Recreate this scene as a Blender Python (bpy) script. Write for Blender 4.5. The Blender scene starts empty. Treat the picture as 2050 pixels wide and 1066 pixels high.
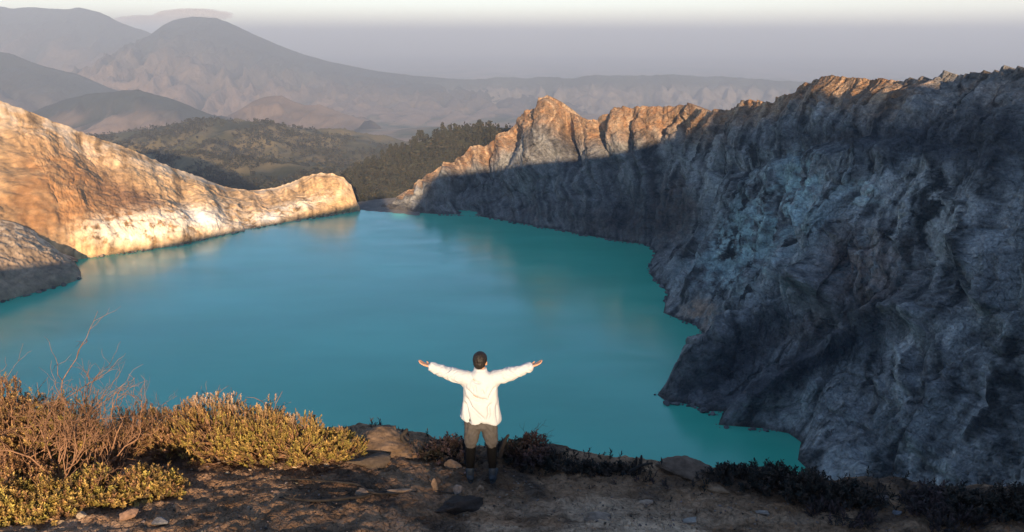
import bpy, math, random
import numpy as np
from mathutils import Vector, Matrix, Quaternion

SC = bpy.context.scene
COL = SC.collection
random.seed(7)

# ------------------------------------------------------------------ camera
F, PITCH, CAMZ = 1609.0, math.radians(15.7), 200.0
CP, SP = math.cos(PITCH), math.sin(PITCH)
cam_d = bpy.data.cameras.new('camera')
cam_d.sensor_width = 36.0
cam_d.lens = 36.0 * F / 2050.0
cam_d.clip_start, cam_d.clip_end = 0.5, 400000.0
cam = bpy.data.objects.new('camera', cam_d)
COL.objects.link(cam)
cam.location = (0, 0, CAMZ)
cam.rotation_euler = (math.pi / 2 - PITCH, 0, 0)
SC.camera = cam

# ------------------------------------------------------------------ sky and sun
SUN_EL, SUN_AZ = math.radians(12.0), math.radians(172.0)      # azimuth clockwise from +Y
SUNV = Vector((math.sin(SUN_AZ) * math.cos(SUN_EL), math.cos(SUN_AZ) * math.cos(SUN_EL), math.sin(SUN_EL)))
W = bpy.data.worlds.new('World')
SC.world = W
W.use_nodes = True
wn, wl = W.node_tree.nodes, W.node_tree.links
sk = wn.new('ShaderNodeTexSky')
sk.sky_type = 'NISHITA'
sk.sun_disc = False
sk.sun_elevation = SUN_EL
sk.sun_rotation = SUN_AZ
sk.altitude = 2300
sk.air_density, sk.dust_density, sk.ozone_density = 1.0, 1.2, 2.0
# pale cream dawn band low in the sky all the way round; below the horizon it just goes on
geo = wn.new('ShaderNodeTexCoord')
sep = wn.new('ShaderNodeSeparateXYZ')
wl.new(geo.outputs['Generated'], sep.inputs[0])
ramp = wn.new('ShaderNodeValToRGB')
wl.new(sep.outputs[2], ramp.inputs[0])
ramp.color_ramp.elements[0].position = 0.0
ramp.color_ramp.elements[0].color = (1, 1, 1, 1)
ramp.color_ramp.elements[1].position = 0.085
ramp.color_ramp.elements[1].color = (0, 0, 0, 1)
mix = wn.new('ShaderNodeMix')
mix.data_type = 'RGBA'
wl.new(ramp.outputs[0], mix.inputs[0])
wl.new(sk.outputs[0], mix.inputs[6])
mix.inputs[7].default_value = (9.2, 8.1, 6.2, 1)
wl.new(mix.outputs[2], wn['Background'].inputs[0])
wn['Background'].inputs[1].default_value = 0.105

sun_d = bpy.data.lights.new('sun', 'SUN')
sun_d.energy = 5.0
sun_d.angle = math.radians(0.5)
sun_d.color = (1.0, 0.73, 0.46)
sun = bpy.data.objects.new('sun', sun_d)
COL.objects.link(sun)
sun.rotation_euler = SUNV.to_track_quat('Z', 'Y').to_euler()
sun.location = (20, -60, 400)

SC.render.engine = 'CYCLES'
SC.cycles.use_denoising = True
SC.cycles.max_bounces = 6
SC.cycles.diffuse_bounces = 3
SC.cycles.glossy_bounces = 2
SC.cycles.transparent_max_bounces = 6
SC.cycles.volume_bounces = 1
SC.cycles.use_adaptive_sampling = True
SC.view_settings.view_transform = 'Standard'
SC.view_settings.look = 'None'
SC.view_settings.exposure = 1.35
SC.view_settings.gamma = 1.0
SC.view_settings.use_curve_mapping = False

# ------------------------------------------------------------------ helpers: rays of the surveyed view
def ray(px, py):
    x = (px - 1025.0) / F
    v = (533.0 - py) / F
    return np.array((x, CP + SP * v, -SP + CP * v))
def at_y(px, py, Y):
    d = ray(px, py)
    p = d * (Y / d[1])
    return np.array((p[0], p[1], p[2] + CAMZ))
def at_z(px, py, z):
    d = ray(px, py)
    p = d * ((z - CAMZ) / d[2])
    return np.array((p[0], p[1], z))
def project(P):
    q = P - np.array((0, 0, CAMZ))
    fw = q[..., 1] * CP - q[..., 2] * SP
    up = q[..., 1] * SP + q[..., 2] * CP
    fw = np.where(fw < 1e-3, 1e-3, fw)
    return 1025 + F * q[..., 0] / fw, 533 - F * up / fw

# ------------------------------------------------------------------ helpers: noise
_rs = np.random.RandomState(11)
_perm = _rs.permutation(256)
_perm = np.concatenate([_perm, _perm, _perm])
_g = _rs.normal(size=(256, 3))
_g /= np.linalg.norm(_g, axis=1)[:, None]
def noise3(P):
    P = np.asarray(P, dtype=np.float64)
    i = np.floor(P).astype(np.int64)
    f = P - i
    i &= 255
    u = f * f * f * (f * (f * 6 - 15) + 10)
    out = 0
    for dx in (0, 1):
        wx = u[..., 0] if dx else 1 - u[..., 0]
        ax = _perm[i[..., 0] + dx]
        for dy in (0, 1):
            wy = u[..., 1] if dy else 1 - u[..., 1]
            ay = _perm[ax + i[..., 1] + dy]
            for dz in (0, 1):
                wz = u[..., 2] if dz else 1 - u[..., 2]
                g = _g[_perm[ay + i[..., 2] + dz]]
                out = out + wx * wy * wz * (g[..., 0] * (f[..., 0] - dx) + g[..., 1] * (f[..., 1] - dy) + g[..., 2] * (f[..., 2] - dz))
    return out * 1.5
def fbm(P, octaves=4, gain=0.5):
    a, s, o = 1.0, 1.0, 0
    for k in range(octaves):
        o = o + a * noise3(P * s + 17.3 * k)
        a *= gain
        s *= 2.03
    return o
def ridged(P, octaves=4, gain=0.5):
    a, s, o = 1.0, 1.0, 0
    for k in range(octaves):
        o = o + a * (1 - 2 * np.abs(noise3(P * s + 9.7 * k)))
        a *= gain
        s *= 2.07
    return o
def facets(P, seed=0, tilt=0.8):
    """broken rock: every cell of a jittered lattice is its own tilted face; also the distance to the nearest crack"""
    i = np.floor(P).astype(np.int64)
    f = P - i
    rs = np.random.RandomState(900 + seed)
    tab = rs.uniform(-1, 1, (256, 3)); jit = rs.uniform(0.1, 0.9, (256, 3)); lev = rs.uniform(-1, 1, 256)
    b1 = np.full(P.shape[:-1], 9.0); b2 = b1.copy(); out = np.zeros(P.shape[:-1])
    for dx in (-1, 0, 1):
        for dy in (-1, 0, 1):
            for dz in (-1, 0, 1):
                h = _perm[_perm[_perm[(i[..., 0] + dx) & 255] + ((i[..., 1] + dy) & 255)] + ((i[..., 2] + dz) & 255)]
                r = f - np.array((dx, dy, dz)) - jit[h]
                d = (r * r).sum(-1)
                w = d < b1
                b2 = np.where(w, b1, np.minimum(b2, d))
                out = np.where(w, lev[h] * 0.5 + tilt * (r * tab[h]).sum(-1), out)
                b1 = np.where(w, d, b1)
    return out, np.sqrt(b2) - np.sqrt(b1)
def sstep(a, b, x):
    t = np.clip((x - a) / (b - a), 0, 1)
    return t * t * (3 - 2 * t)

# ------------------------------------------------------------------ helpers: objects
def link(o, parent=None):
    COL.objects.link(o)
    if parent is not None:
        o.parent = parent
    return o
def tag(o, label=None, cat=None, group=None, kind=None):
    if label: o['label'] = label
    if cat: o['category'] = cat
    if group: o['group'] = group
    if kind: o['kind'] = kind
    return o
def empty(name, loc=(0, 0, 0), rz=0.0):
    o = bpy.data.objects.new(name, None)
    o.empty_display_size = 0.2
    o.location = tuple(float(v) for v in loc)
    o.rotation_euler = (0, 0, rz)
    return link(o)
def mesh_np(name, verts, faces, mat=None, parent=None, smooth=True, col=None, linked=True):
    """verts (n,3), faces (m,k) of one size k -> one mesh object"""
    verts = np.ascontiguousarray(verts, dtype=np.float32).reshape(-1, 3)
    faces = np.ascontiguousarray(faces, dtype=np.int32)
    m, k = faces.shape
    me = bpy.data.meshes.new(name)
    me.vertices.add(len(verts))
    me.vertices.foreach_set('co', verts.ravel())
    me.loops.add(m * k)
    me.loops.foreach_set('vertex_index', faces.ravel())
    me.polygons.add(m)
    me.polygons.foreach_set('loop_start', np.arange(0, m * k, k, dtype=np.int32))
    me.polygons.foreach_set('loop_total', np.full(m, k, dtype=np.int32))
    me.update(calc_edges=True)
    me.polygons.foreach_set('use_smooth', np.full(m, smooth, dtype=bool))
    if col is not None:
        a = me.color_attributes.new('albedo', 'FLOAT_COLOR', 'POINT')
        c = np.ones((len(verts), 4), dtype=np.float32)
        c[:, :3] = np.clip(col.reshape(-1, 3), 0.005, 0.95)
        a.data.foreach_set('color', c.ravel())
    me.validate()
    if mat: me.materials.append(mat)
    o = bpy.data.objects.new(name, me)
    return link(o, parent) if linked else o
def grid_faces(n, m, wrap=False, flip=False):
    i, j = np.meshgrid(np.arange(n - 1), np.arange(m if wrap else m - 1), indexing='ij')
    j2 = (j + 1) % m
    f = np.stack([i * m + j, (i + 1) * m + j, (i + 1) * m + j2, i * m + j2], -1).reshape(-1, 4)
    return f[:, ::-1] if flip else f
def grid_normals(P):
    du = np.gradient(P, axis=0)
    dv = np.gradient(P, axis=1)
    n = np.cross(du, dv)
    return n / (np.linalg.norm(n, axis=-1, keepdims=True) + 1e-9)

# ------------------------------------------------------------------ helpers: materials
def new_mat(name):
    m = bpy.data.materials.new(name)
    m.use_nodes = True
    return m, m.node_tree.nodes, m.node_tree.links, m.node_tree.nodes['Principled BSDF']
def rock_mat(name, scales=((0.5, 0.6),), vary=0.35, rough=0.95, detail_scale=0.4, spec=0.15, cracks=()):
    """albedo from the mesh's own colour map, finer grain and relief from 3D noise in metres"""
    m, n, l, b = new_mat(name)
    at = n.new('ShaderNodeAttribute'); at.attribute_name = 'albedo'
    ge = n.new('ShaderNodeNewGeometry')
    nz = n.new('ShaderNodeTexNoise')
    nz.inputs['Scale'].default_value = detail_scale
    nz.inputs['Detail'].default_value = 10
    nz.inputs['Roughness'].default_value = 0.75
    l.new(ge.outputs['Position'], nz.inputs['Vector'])
    mr = n.new('ShaderNodeMapRange')
    mr.inputs[1].default_value, mr.inputs[2].default_value = 0.3, 0.7
    mr.inputs[3].default_value, mr.inputs[4].default_value = 1 - vary, 1 + vary
    l.new(nz.outputs['Fac'], mr.inputs[0])
    mu = n.new('ShaderNodeMix'); mu.data_type = 'RGBA'; mu.blend_type = 'MULTIPLY'
    mu.inputs[0].default_value = 1.0
    l.new(at.outputs['Color'], mu.inputs[6])
    l.new(mr.outputs[0], mu.inputs[7])
    l.new(mu.outputs[2], b.inputs['Base Color'])
    prev = None
    for s, d in scales:
        z = n.new('ShaderNodeTexNoise')
        z.inputs['Scale'].default_value = s
        z.inputs['Detail'].default_value = 6
        z.inputs['Roughness'].default_value = 0.6
        l.new(ge.outputs['Position'], z.inputs['Vector'])
        bp = n.new('ShaderNodeBump')
        bp.inputs['Strength'].default_value = 1.0
        bp.inputs['Distance'].default_value = d
        l.new(z.outputs['Fac'], bp.inputs['Height'])
        if prev: l.new(prev.outputs[0], bp.inputs['Normal'])
        prev = bp
    for s, d in cracks:
        wz = n.new('ShaderNodeTexNoise'); wz.inputs['Scale'].default_value = s * 1.5
        wz.inputs['Detail'].default_value = 3
        l.new(ge.outputs['Position'], wz.inputs['Vector'])
        va = n.new('ShaderNodeVectorMath'); va.operation = 'MULTIPLY_ADD'
        l.new(wz.outputs['Color'], va.inputs[0]); va.inputs[1].default_value = (0.9 / s, 0.9 / s, 0.9 / s)
        l.new(ge.outputs['Position'], va.inputs[2])
        z = n.new('ShaderNodeTexVoronoi'); z.feature = 'DISTANCE_TO_EDGE'
        z.inputs['Scale'].default_value = s
        l.new(va.outputs[0], z.inputs['Vector'])
        mr2 = n.new('ShaderNodeMapRange'); mr2.inputs[1].default_value, mr2.inputs[2].default_value = 0.0, 0.16
        l.new(z.outputs['Distance'], mr2.inputs[0])
        bp = n.new('ShaderNodeBump'); bp.inputs['Distance'].default_value = d
        l.new(mr2.outputs[0], bp.inputs['Height'])
        if prev: l.new(prev.outputs[0], bp.inputs['Normal'])
        prev = bp
    if prev: l.new(prev.outputs[0], b.inputs['Normal'])
    b.inputs['Roughness'].default_value = rough
    b.inputs['Specular IOR Level'].default_value = spec
    return m
def plain_mat(name, rgb, rough=0.8, vary=0.25, scale=8.0, spec=0.2, bump=0.0, coord='Object'):
    m, n, l, b = new_mat(name)
    tc = n.new('ShaderNodeTexCoord')
    nz = n.new('ShaderNodeTexNoise')
    nz.inputs['Scale'].default_value = scale
    nz.inputs['Detail'].default_value = 5
    l.new(tc.outputs[coord], nz.inputs['Vector'])
    cr = n.new('ShaderNodeValToRGB')
    cr.color_ramp.elements[0].position, cr.color_ramp.elements[1].position = 0.3, 0.7
    cr.color_ramp.elements[0].color = tuple(c * (1 - vary) for c in rgb) + (1,)
    cr.color_ramp.elements[1].color = tuple(min(0.95, c * (1 + vary)) for c in rgb) + (1,)
    l.new(nz.outputs['Fac'], cr.inputs[0])
    l.new(cr.outputs[0], b.inputs['Base Color'])
    b.inputs['Roughness'].default_value = rough
    b.inputs['Specular IOR Level'].default_value = spec
    if bump:
        bp = n.new('ShaderNodeBump')
        bp.inputs['Distance'].default_value = bump
        l.new(nz.outputs['Fac'], bp.inputs['Height'])
        l.new(bp.outputs[0], b.inputs['Normal'])
    return m

# ------------------------------------------------------------------ the rim behind the camera, whose shade lies over the crater
TE = math.tan(SUN_EL)
HX, HY = -math.sin(SUN_AZ), -math.cos(SUN_AZ)          # the way the light travels over the ground
def back_to_crest(p, Yc=-100.0):
    t = (p[1] - Yc) / HY
    return p[0] - HX * t, p[2] + t * TE
_edge = []
for px, py, Y in ((10, 535, 660), (150, 520, 700), (300, 496, 790), (450, 464, 860), (600, 434, 930), (700, 413, 962),
                  (765, 388, 1030), (870, 352, 1010), (985, 340, 990), (1080, 328, 960), (1180, 318, 930), (1300, 290, 880), (1350, 268, 840), (1400, 232, 800), (1470, 214, 740),
                  (1540, 244, 690), (1640, 236, 630), (1720, 212, 590), (1800, 182, 550), (1900, 162, 495), (2050, 146, 430)):
    _edge.append(back_to_crest(at_y(px, py, Y)))
_near = [back_to_crest(np.array(p)) for p in ((-9, 8, 194.0), (-6.0, 8, 194.6), (-4.9, 7.75, 194.84), (-4.0, 8.6, 194.70), (-2.05, 9.55, 194.60), (-0.3, 8.75, 195.22), (3, 9, 195.45))]
_cr = sorted(_edge + _near)
CRX = np.array([-700] + [c[0] for c in _cr] + [700.0])
CRZ = np.array([_cr[0][1] - 3] + [c[1] for c in _cr] + [_cr[-1][1] + 30])
def crest(x):
    return np.interp(x, CRX, CRZ)

# ------------------------------------------------------------------ near ground
EX = np.array((-400, -100, -12, -8, -4, -2.2, -1, 0, 2, 4, 6.5, 10, 12, 100, 400.0))
EY = np.array((260, 56, 9.9, 9.9, 10.0, 10.0, 10.0, 9.9, 9.6, 9.35, 9.0, 8.5, 8.3, 34, 120.0))
EZ = np.array((95, 168, 194.7, 194.78, 194.78, 194.70, 194.58, 194.47, 194.40, 194.36, 194.4, 194.35, 194.4, 196, 200.0))
def ground_z(x, y, fine=True):
    x, y = np.asarray(x, float), np.asarray(y, float)
    ye, ze = np.interp(x, EX, EY), np.interp(x, EX, EZ)
    P = np.stack([x, y, 0 * x], -1)
    ye = ye + 0.25 * fbm(P * 0.7, 3)
    d = y - ye
    z = ze + 0.075 * np.clip(-d, 0, 2.5) + 0.03 * np.clip(-d - 2.5, 0, 20)
    z = z - (0.8 + 0.5 * sstep(2, 7, x)) * np.where(d > 0, np.sqrt(d * d + 0.36) - 0.6, 0)
    back = np.clip(-y - 3, 0, 97) / 97
    z = z + np.where(y < -3, (crest(x) - z) * back ** 2, 0)
    z = z - np.clip(-100 - y, 0, None) * 0.3
    near = np.exp(-((x / 30) ** 2 + (y / 30) ** 2))
    far_amp = sstep(12, 120, d)
    z = z + near * (0.06 * fbm(P * 0.55 + 3, 4) * (y > -3))
    if fine:
        z = z + near * (0.060 * (ridged(P * 1.5 + 5, 4) - 0.6) + 0.055 * np.abs(fbm(P * np.array((2.2, 4.5, 1)) + 31, 4)) + 0.014 * fbm(P * 9, 3)) * (y > 3)
    z = z + far_amp * (8 * ridged(np.stack([x / 45, y / 120, 0 * x], -1), 4))
    return np.maximum(z, -12)
def build_ground():
    th = np.radians(np.concatenate([np.linspace(-180, -40, 90, endpoint=False), np.linspace(-40, 40, 680), np.linspace(40, 180, 90)[1:]]))
    r = np.concatenate([np.geomspace(0.6, 6.5, 14, endpoint=False), np.linspace(6.5, 13.5, 170, endpoint=False), np.geomspace(13.5, 900, 90)])
    T, R = np.meshgrid(th, r, indexing='ij')
    X, Y = R * np.sin(T), R * np.cos(T)
    Z = ground_z(X, Y) - 0.6 * sstep(-3, -8, Y) - 60 * sstep(-90, -110, Y)
    P = np.stack([X, Y, Z], -1)
    px, py = project(P)
    Q = P * np.array((1, 1, 1.0))
    earth = np.array((0.30, 0.180, 0.105))
    dark = np.array((0.095, 0.062, 0.043))
    pale = np.array((0.56, 0.385, 0.255))
    rust = np.array((0.22, 0.115, 0.055))
    n1, n2, n3 = fbm(Q * 0.8 + 40, 4), fbm(Q * 2.5 + 7, 4), fbm(Q * np.array((0.7, 2.6, 1)) + 90, 4)
    c = earth + (dark - earth) * sstep(-0.2, 0.3, n1 + 0.3 * n2)[..., None]
    c = c + (rust - c) * (sstep(0.1, 0.55, n2) * 0.55)[..., None]
    # bare trodden pale patches low in the view, where the path runs
    path = np.clip(np.exp(-((Y - 7.95) / 0.55) ** 2) * sstep(-2.2, 0.6, X) * sstep(5.6, 3.6, X) * 1.0, 0, 1)
    path = np.maximum(path, 0.9 * np.exp(-((X - 1.0) / 0.7) ** 2 - ((Y - 8.5) / 0.3) ** 2))
    path = np.maximum(path, 0.85 * sstep(-3.4, -5.0, X) * sstep(9.0, 8.2, Y))
    c = c + (pale - c) * (path * sstep(-0.35, 0.35, n3 + 0.25 * n2))[..., None]
    grey = np.array((0.12, 0.12, 0.12))
    sl = sstep(1.5, 6, Y - np.interp(X, EX, EY)) * (Y > 0)
    c = c + (grey * (1 + 0.5 * n1[..., None]) - c) * sl[..., None]
    m = rock_mat('trodden_earth', ((1.6, 0.06), (9.0, 0.04), (40.0, 0.015)), 0.6, 0.95, 6.0, cracks=((3.0, 0.03), (11.0, 0.015)))
    o = mesh_np('ground', P, grid_faces(len(th), len(r)), m, col=c)
    return tag(o, 'dark trodden earth of the crater rim the person stands on', 'ground', kind='structure')
build_ground()
def build_rim_slope():
    x = np.concatenate([np.linspace(-700, -44, 60, endpoint=False), np.linspace(-44, 60, 300, endpoint=False), np.linspace(60, 700, 70)])
    y = np.concatenate([np.linspace(-420, -104, 18, endpoint=False), np.linspace(-104, -96, 9), np.linspace(-92, -4, 34)])
    X, Y = np.meshgrid(x, y, indexing='ij')
    Z = ground_z(X, Y)
    P = np.stack([X, Y, Z], -1)
    c = np.array((0.12, 0.10, 0.08)) * (1 + 0.4 * fbm(P / 20, 4))[..., None]
    o = mesh_np('rim_slope', P, grid_faces(len(x), len(y)), rock_mat('bare_slope', ((0.5, 0.5),), 0.4), col=c)
    tag(o, 'bare slope of the crater rim rising behind the viewer', 'slope', kind='structure')
build_rim_slope()

# ------------------------------------------------------------------ crater walls: lofted from shoreline to ridge, then weathered
def loft(base, ridge, n, m, prof, weight=None):
    base, ridge = np.array(base), np.array(ridge)
    if weight is None:
        bx, by = project(base); rx, ry = project(ridge)
        weight = np.hypot(np.diff(bx), np.diff(by)) + np.hypot(np.diff(rx), np.diff(ry)) + 4
        weight = np.clip(weight, 8, 160)
    s = np.concatenate([[0], np.cumsum(weight)])
    u = np.linspace(0, s[-1], n)
    B = np.stack([np.interp(u, s, base[:, k]) for k in range(3)], -1)
    R = np.stack([np.interp(u, s, ridge[:, k]) for k in range(3)], -1)
    v = np.linspace(0, 1, m)
    hv, zv = prof(v)
    P = B[:, None] + (R - B)[:, None] * np.stack([hv, hv, zv], -1)[None]
    return P, u / s[-1], v
def seg_dist(px, py, pts):
    """distance in view units to a polyline and the share of the way along it"""
    best = np.full(px.shape, 1e9); along = np.zeros(px.shape)
    L = [0.0]
    for a, b in zip(pts, pts[1:]): L.append(L[-1] + math.hypot(b[0] - a[0], b[1] - a[1]))
    for k, (a, b) in enumerate(zip(pts, pts[1:])):
        dx, dy = b[0] - a[0], b[1] - a[1]
        t = np.clip(((px - a[0]) * dx + (py - a[1]) * dy) / (dx * dx + dy * dy), 0, 1)
        d = np.hypot(px - a[0] - t * dx, py - a[1] - t * dy)
        w = d < best
        best = np.where(w, d, best)
        along = np.where(w, (L[k] + t * (L[k + 1] - L[k])) / L[-1], along)
    return best, along
def back_slope(P, out, fall, rows=10):
    """the outer side of a ridge, going down and away from the last row"""
    last = P[:, -1]
    ext = []
    for k in range(1, rows + 1):
        t = (k / rows) ** 1.3
        q = last + out * t
        q[:, 2] = last[:, 2] + (fall * t) * (0.5 + 0.5 * t)
        q[:, 2] += 3 * t * fbm(q / 30.0, 3)
        ext.append(q)
    return np.concatenate([P, np.stack(ext, 1)], 1)
def smooth1(a, k):
    for _ in range(k):
        a[1:-1] = 0.25 * a[:-2] + 0.5 * a[1:-1] + 0.25 * a[2:]
    return a

RW = [((760, 419), (785, 417, 985)), ((812, 428), (830, 378, 1010)), ((870, 431), (880, 338, 1020)), ((940, 433), (945, 300, 1020)),
      ((985, 440), (985, 288, 1010)), ((1010, 444), (1010, 262, 1000)), ((1030, 448), (1040, 236, 990)), ((1055, 452), (1070, 219, 975)), ((1075, 456), (1095, 207, 965)),
      ((1090, 459), (1118, 217, 955)), ((1120, 463), (1140, 228, 945)), ((1160, 472), (1172, 241, 925)), ((1180, 475), (1205, 228, 910)), ((1200, 478), (1235, 221, 900)),
      ((1240, 486), (1300, 217, 870)), ((1270, 489), (1340, 214, 850)), ((1295, 492), (1372, 208, 830)), ((1304, 500), (1400, 223, 800)), ((1310, 510), (1425, 229, 780)),
      ((1300, 530), (1455, 216, 755)), ((1298, 550), (1490, 205, 725)), ((1335, 590), (1530, 212, 695)), ((1325, 630), (1565, 196, 670)),
      ((1390, 655), (1640, 165, 630)), ((1418, 685), (1700, 166, 595)), ((1380, 720), (1760, 168, 565)), ((1330, 770), (1800, 170, 545)),
      ((1312, 795), (1850, 169, 520)), ((1330, 808), (1880, 164, 508)), ((1380, 815), (1910, 157, 495)), ((1410, 828), (1940, 151, 482)),
      ((1445, 828), (1960, 150, 474)), ((1435, 855), (1990, 150, 460)), ((1520, 862), (2020, 149, 445)), ((1575, 872), (2050, 146, 430)),
      ((1600, 890), (2090, 140, 415)), ((1592, 925), (2150, 128, 395))]
def build_right_wall():
    base = [at_z(a[0], a[1], -1.0) for a, b in RW] + [np.array(p) for p in ((152, 285, -1.), (156, 230, 12.), (140, 165, 60.), (105, 95, 125.))]
    ridge = [at_y(*b) for a, b in RW] + [np.array(p) for p in ((286, 345, 195.), (287, 270, 206.), (268, 180, 220.), (225, 80, 238.))]
    def prof(v):
        h = v + 0.06 * np.sin(2 * np.pi * v)
        z = v + 0.035 * np.sin(2 * np.pi * v + 2.4) - 0.035 * math.sin(2.4)
        return h, z
    n, m = 1050, 400
    P, u, v = loft(base, ridge, n, m, prof)
    for j in range(m):
        if j > 4: P[:, j] = smooth1(P[:, j].copy(), int(14 * math.sin(math.pi * min(1, j / (m - 1))) ** 0.5))
    N = grid_normals(P)
    s = np.sign(((np.array((0, 0, CAMZ)) - P) * N).sum(-1, keepdims=True).mean())
    N = N * s
    px, py = project(P)
    V = np.broadcast_to(v[None], P.shape[:2])
    env = sstep(-0.01, 0.17, V) * (0.55 + 0.45 * sstep(1.0, 0.90, V))
    # distance down the shore, used to cut gullies that run with the slope
    S = np.concatenate([[0], np.cumsum(np.linalg.norm(np.diff(P[:, m // 2], axis=0), axis=-1))])[:, None] * np.ones((1, m))
    rel = P[..., 2]
    warp = 11 * fbm(P / 45.0, 3)
    fall = S + warp + 0.35 * rel
    D = 13.5 * ridged(np.stack([fall / 46.0, rel / 320.0, 0 * rel + 2], -1), 2, 0.35)
    D -= 5.5 * ridged(np.stack([fall / 17.0, rel / 200.0, 0 * rel + 8], -1), 2, 0.4) * sstep(-0.5, 0.4, noise3(P / 70.0 + 21))
    D += 0.9 * ridged(np.stack([fall / 5.5, rel / 60.0, 0 * rel + 5], -1), 2)
    D += 4.0 * fbm(P / 60.0, 3)
    skew = np.stack([P[..., 0] + 4 * noise3(P / 14), P[..., 1] + 4 * noise3(P / 14 + 7), rel - 0.25 * S + 4 * noise3(P / 14 + 3)], -1)
    fa, ca = facets(skew / np.array((26.0, 22.0, 34.0)), 1)
    fb, cb = facets(skew / np.array((9.0, 8.0, 12.0)), 2)
    fc, cc_ = facets(skew / np.array((3.6, 3.4, 4.2)), 3)
    rough_at = sstep(-0.15, 0.35, fbm(P / 50.0 + 77, 3))
    D += 1.7 * fa + (0.2 + 1.1 * rough_at) * fb + (0.1 + 0.5 * rough_at) * fc
    D -= 2.6 * np.exp(-(ca / 0.06) ** 2) + 1.1 * np.exp(-(cb / 0.07) ** 2)
    D += 0.35 * rough_at * ridged(P / 4.0 + 11, 3)
    ledge = (rel + 0.10 * S + 5 * fbm(P / 40, 2)) / 15.0
    D += 1.6 * (ledge - np.floor(ledge)) ** 3
    # surveyed ribs (+) and hollows (-): view polyline, half width, metres
    for pts, w, a in (([(1318, 800), (1400, 735), (1480, 680), (1560, 620), (1640, 585)], 26, 9), ([(1345, 775), (1440, 690), (1540, 625)], 20, 5),
                      ([(1430, 680), (1490, 640), (1560, 590)], 18, -8),
                      ([(1440, 850), (1540, 775), (1640, 715), (1740, 665), (1830, 622)], 22, 9), ([(1480, 800), (1600, 715), (1700, 640)], 22, -5),
                      ([(1660, 470), (1640, 540), (1650, 590)], 45, 9), ([(1770, 470), (1760, 580)], 40, 7), ([(1700, 500), (1705, 590)], 14, -5),
                      ([(1585, 450), (1590, 500)], 12, -6), ([(1905, 540), (1920, 600)], 26, -8), ([(1500, 560), (1420, 620), (1370, 650)], 30, 4),
                      ([(1440, 330), (1400, 420), (1330, 500)], 40, -9), ([(1200, 330), (1240, 420)], 26, -6), ([(1100, 220), (1070, 340)], 26, 7), ([(1030, 260), (1000, 350)], 12, -5), ([(1185, 235), (1215, 330)], 10, -6), ([(1265, 225), (1250, 300)], 10, -5),
                      ([(970, 300), (965, 350)], 10, -8), ([(1130, 240), (1150, 330)], 12, -7), ([(1230, 250), (1190, 320)], 22, 6), ([(1340, 240), (1300, 300)], 10, -6),
                      ([(1370, 215), (1300, 300)], 13, 5), ([(900, 360), (1060, 410)], 20, -3), ([(860, 395), (920, 330)], 9, 5), ([(885, 400), (950, 340)], 7, -4),
                      ([(1470, 340), (1640, 290), (1800, 270)], 18, -5), ([(1560, 330), (1760, 310), (1900, 330)], 24, 4), ([(1820, 660), (1850, 800)], 24, -7),
                      ([(1700, 700), (1640, 860)], 40, 5), ([(1780, 820), (1720, 900)], 20, -5), ([(1960, 500), (2000, 640)], 40, 7), ([(1990, 640), (1900, 760)], 18, -6),
                      ([(1950, 700), (1850, 900)], 30, 6)):
        d, t = seg_dist(px, py, pts)
        D += (2.5 if pts[0][0] < 1390 and pts[0][1] < 420 else 1.6) * a * np.exp(-(d / w) ** 1.5)
    D -= D[:, m // 4:].mean() * 0.85
    P = P + N * (D * env)[..., None] * np.array((1, 1, 0.8))
    P[:, -1, 2] += 1.5 * ridged(np.stack([S[:, -1] / 11, 0 * u, 0 * u], -1), 4)
    P[:, -2, 2] += 0.8 * ridged(np.stack([S[:, -1] / 11, 0 * u, 0 * u], -1), 4)
    px, py = project(P)
    # ---- colour map: minerals, with sunlit and shaded tones painted in
    g = lambda x, y, sx, sy, rot=0: np.exp(-(((px - x) * math.cos(rot) + (py - y) * math.sin(rot)) / sx) ** 2 - ((-(px - x) * math.sin(rot) + (py - y) * math.cos(rot)) / sy) ** 2)
    n1, n2, n3 = fbm(P / 26.0 + 5, 6, 0.65), fbm(P / 9.0 + 50, 5, 0.65), fbm(np.stack([fall / 6, rel / 60, 0 * rel], -1), 5, 0.65)
    n4 = fbm(np.stack([fall / 19 + 40, rel / 150, 0 * rel + 9], -1), 4, 0.6)
    c = np.array((0.305, 0.305, 0.290)) * np.clip(1 + 0.7 * n1 + 0.35 * n2 + 0.7 * n3 + 1.0 * n4 + 0.2 * fa + 0.15 * fb, 0.18, 3)[..., None]
    c = c * (1 - 0.35 * np.exp(-(cb / 0.05) ** 2))[..., None]  # occlusion in the carved cracks put into the colour
    def put(mask, rgb):
        nonlocal c
        c = c + (np.array(rgb) * np.clip(1 + 0.55 * n2 + 0.4 * n3, 0.3, 2)[..., None] - c) * np.clip(mask, 0, 1)[..., None]
    q = sstep(-0.35, 0.45, n1 + 0.6 * n2)
    put((g(1470, 510, 190, 70, -0.75) + g(1590, 400, 60, 80)) * q * 1.5, (0.29, 0.345, 0.34))
    put((g(1490, 480, 50, 90, 0.6) + g(1600, 370, 36, 60, 0.3) + g(1750, 385, 50, 30)) * sstep(-0.25, 0.35, n2 + n1 * 0.5) * 1.2, (0.42, 0.54, 0.52))
    put((g(1820, 365, 75, 55) + g(1900, 420, 90, 60)) * q * 1.5, (0.46, 0.45, 0.42))
    put((g(1990, 470, 90, 70) + g(1970, 830, 110, 110) + g(1700, 860, 120, 70, -0.5)) * q * 1.2, (0.33, 0.325, 0.31))
    put(g(1730, 540, 90, 80) * sstep(-0.5, 0.2, n2) * 0.8, (0.30, 0.20, 0.15))
    put(g(1400, 625, 60, 45) * q, (0.38, 0.25, 0.17))
    put((g(1060, 432, 90, 22) + g(1260, 455, 70, 40) + g(1340, 420, 60, 70)) * sstep(-0.3, 0.3, n2) * 0.8, (0.18, 0.11, 0.075))
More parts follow.
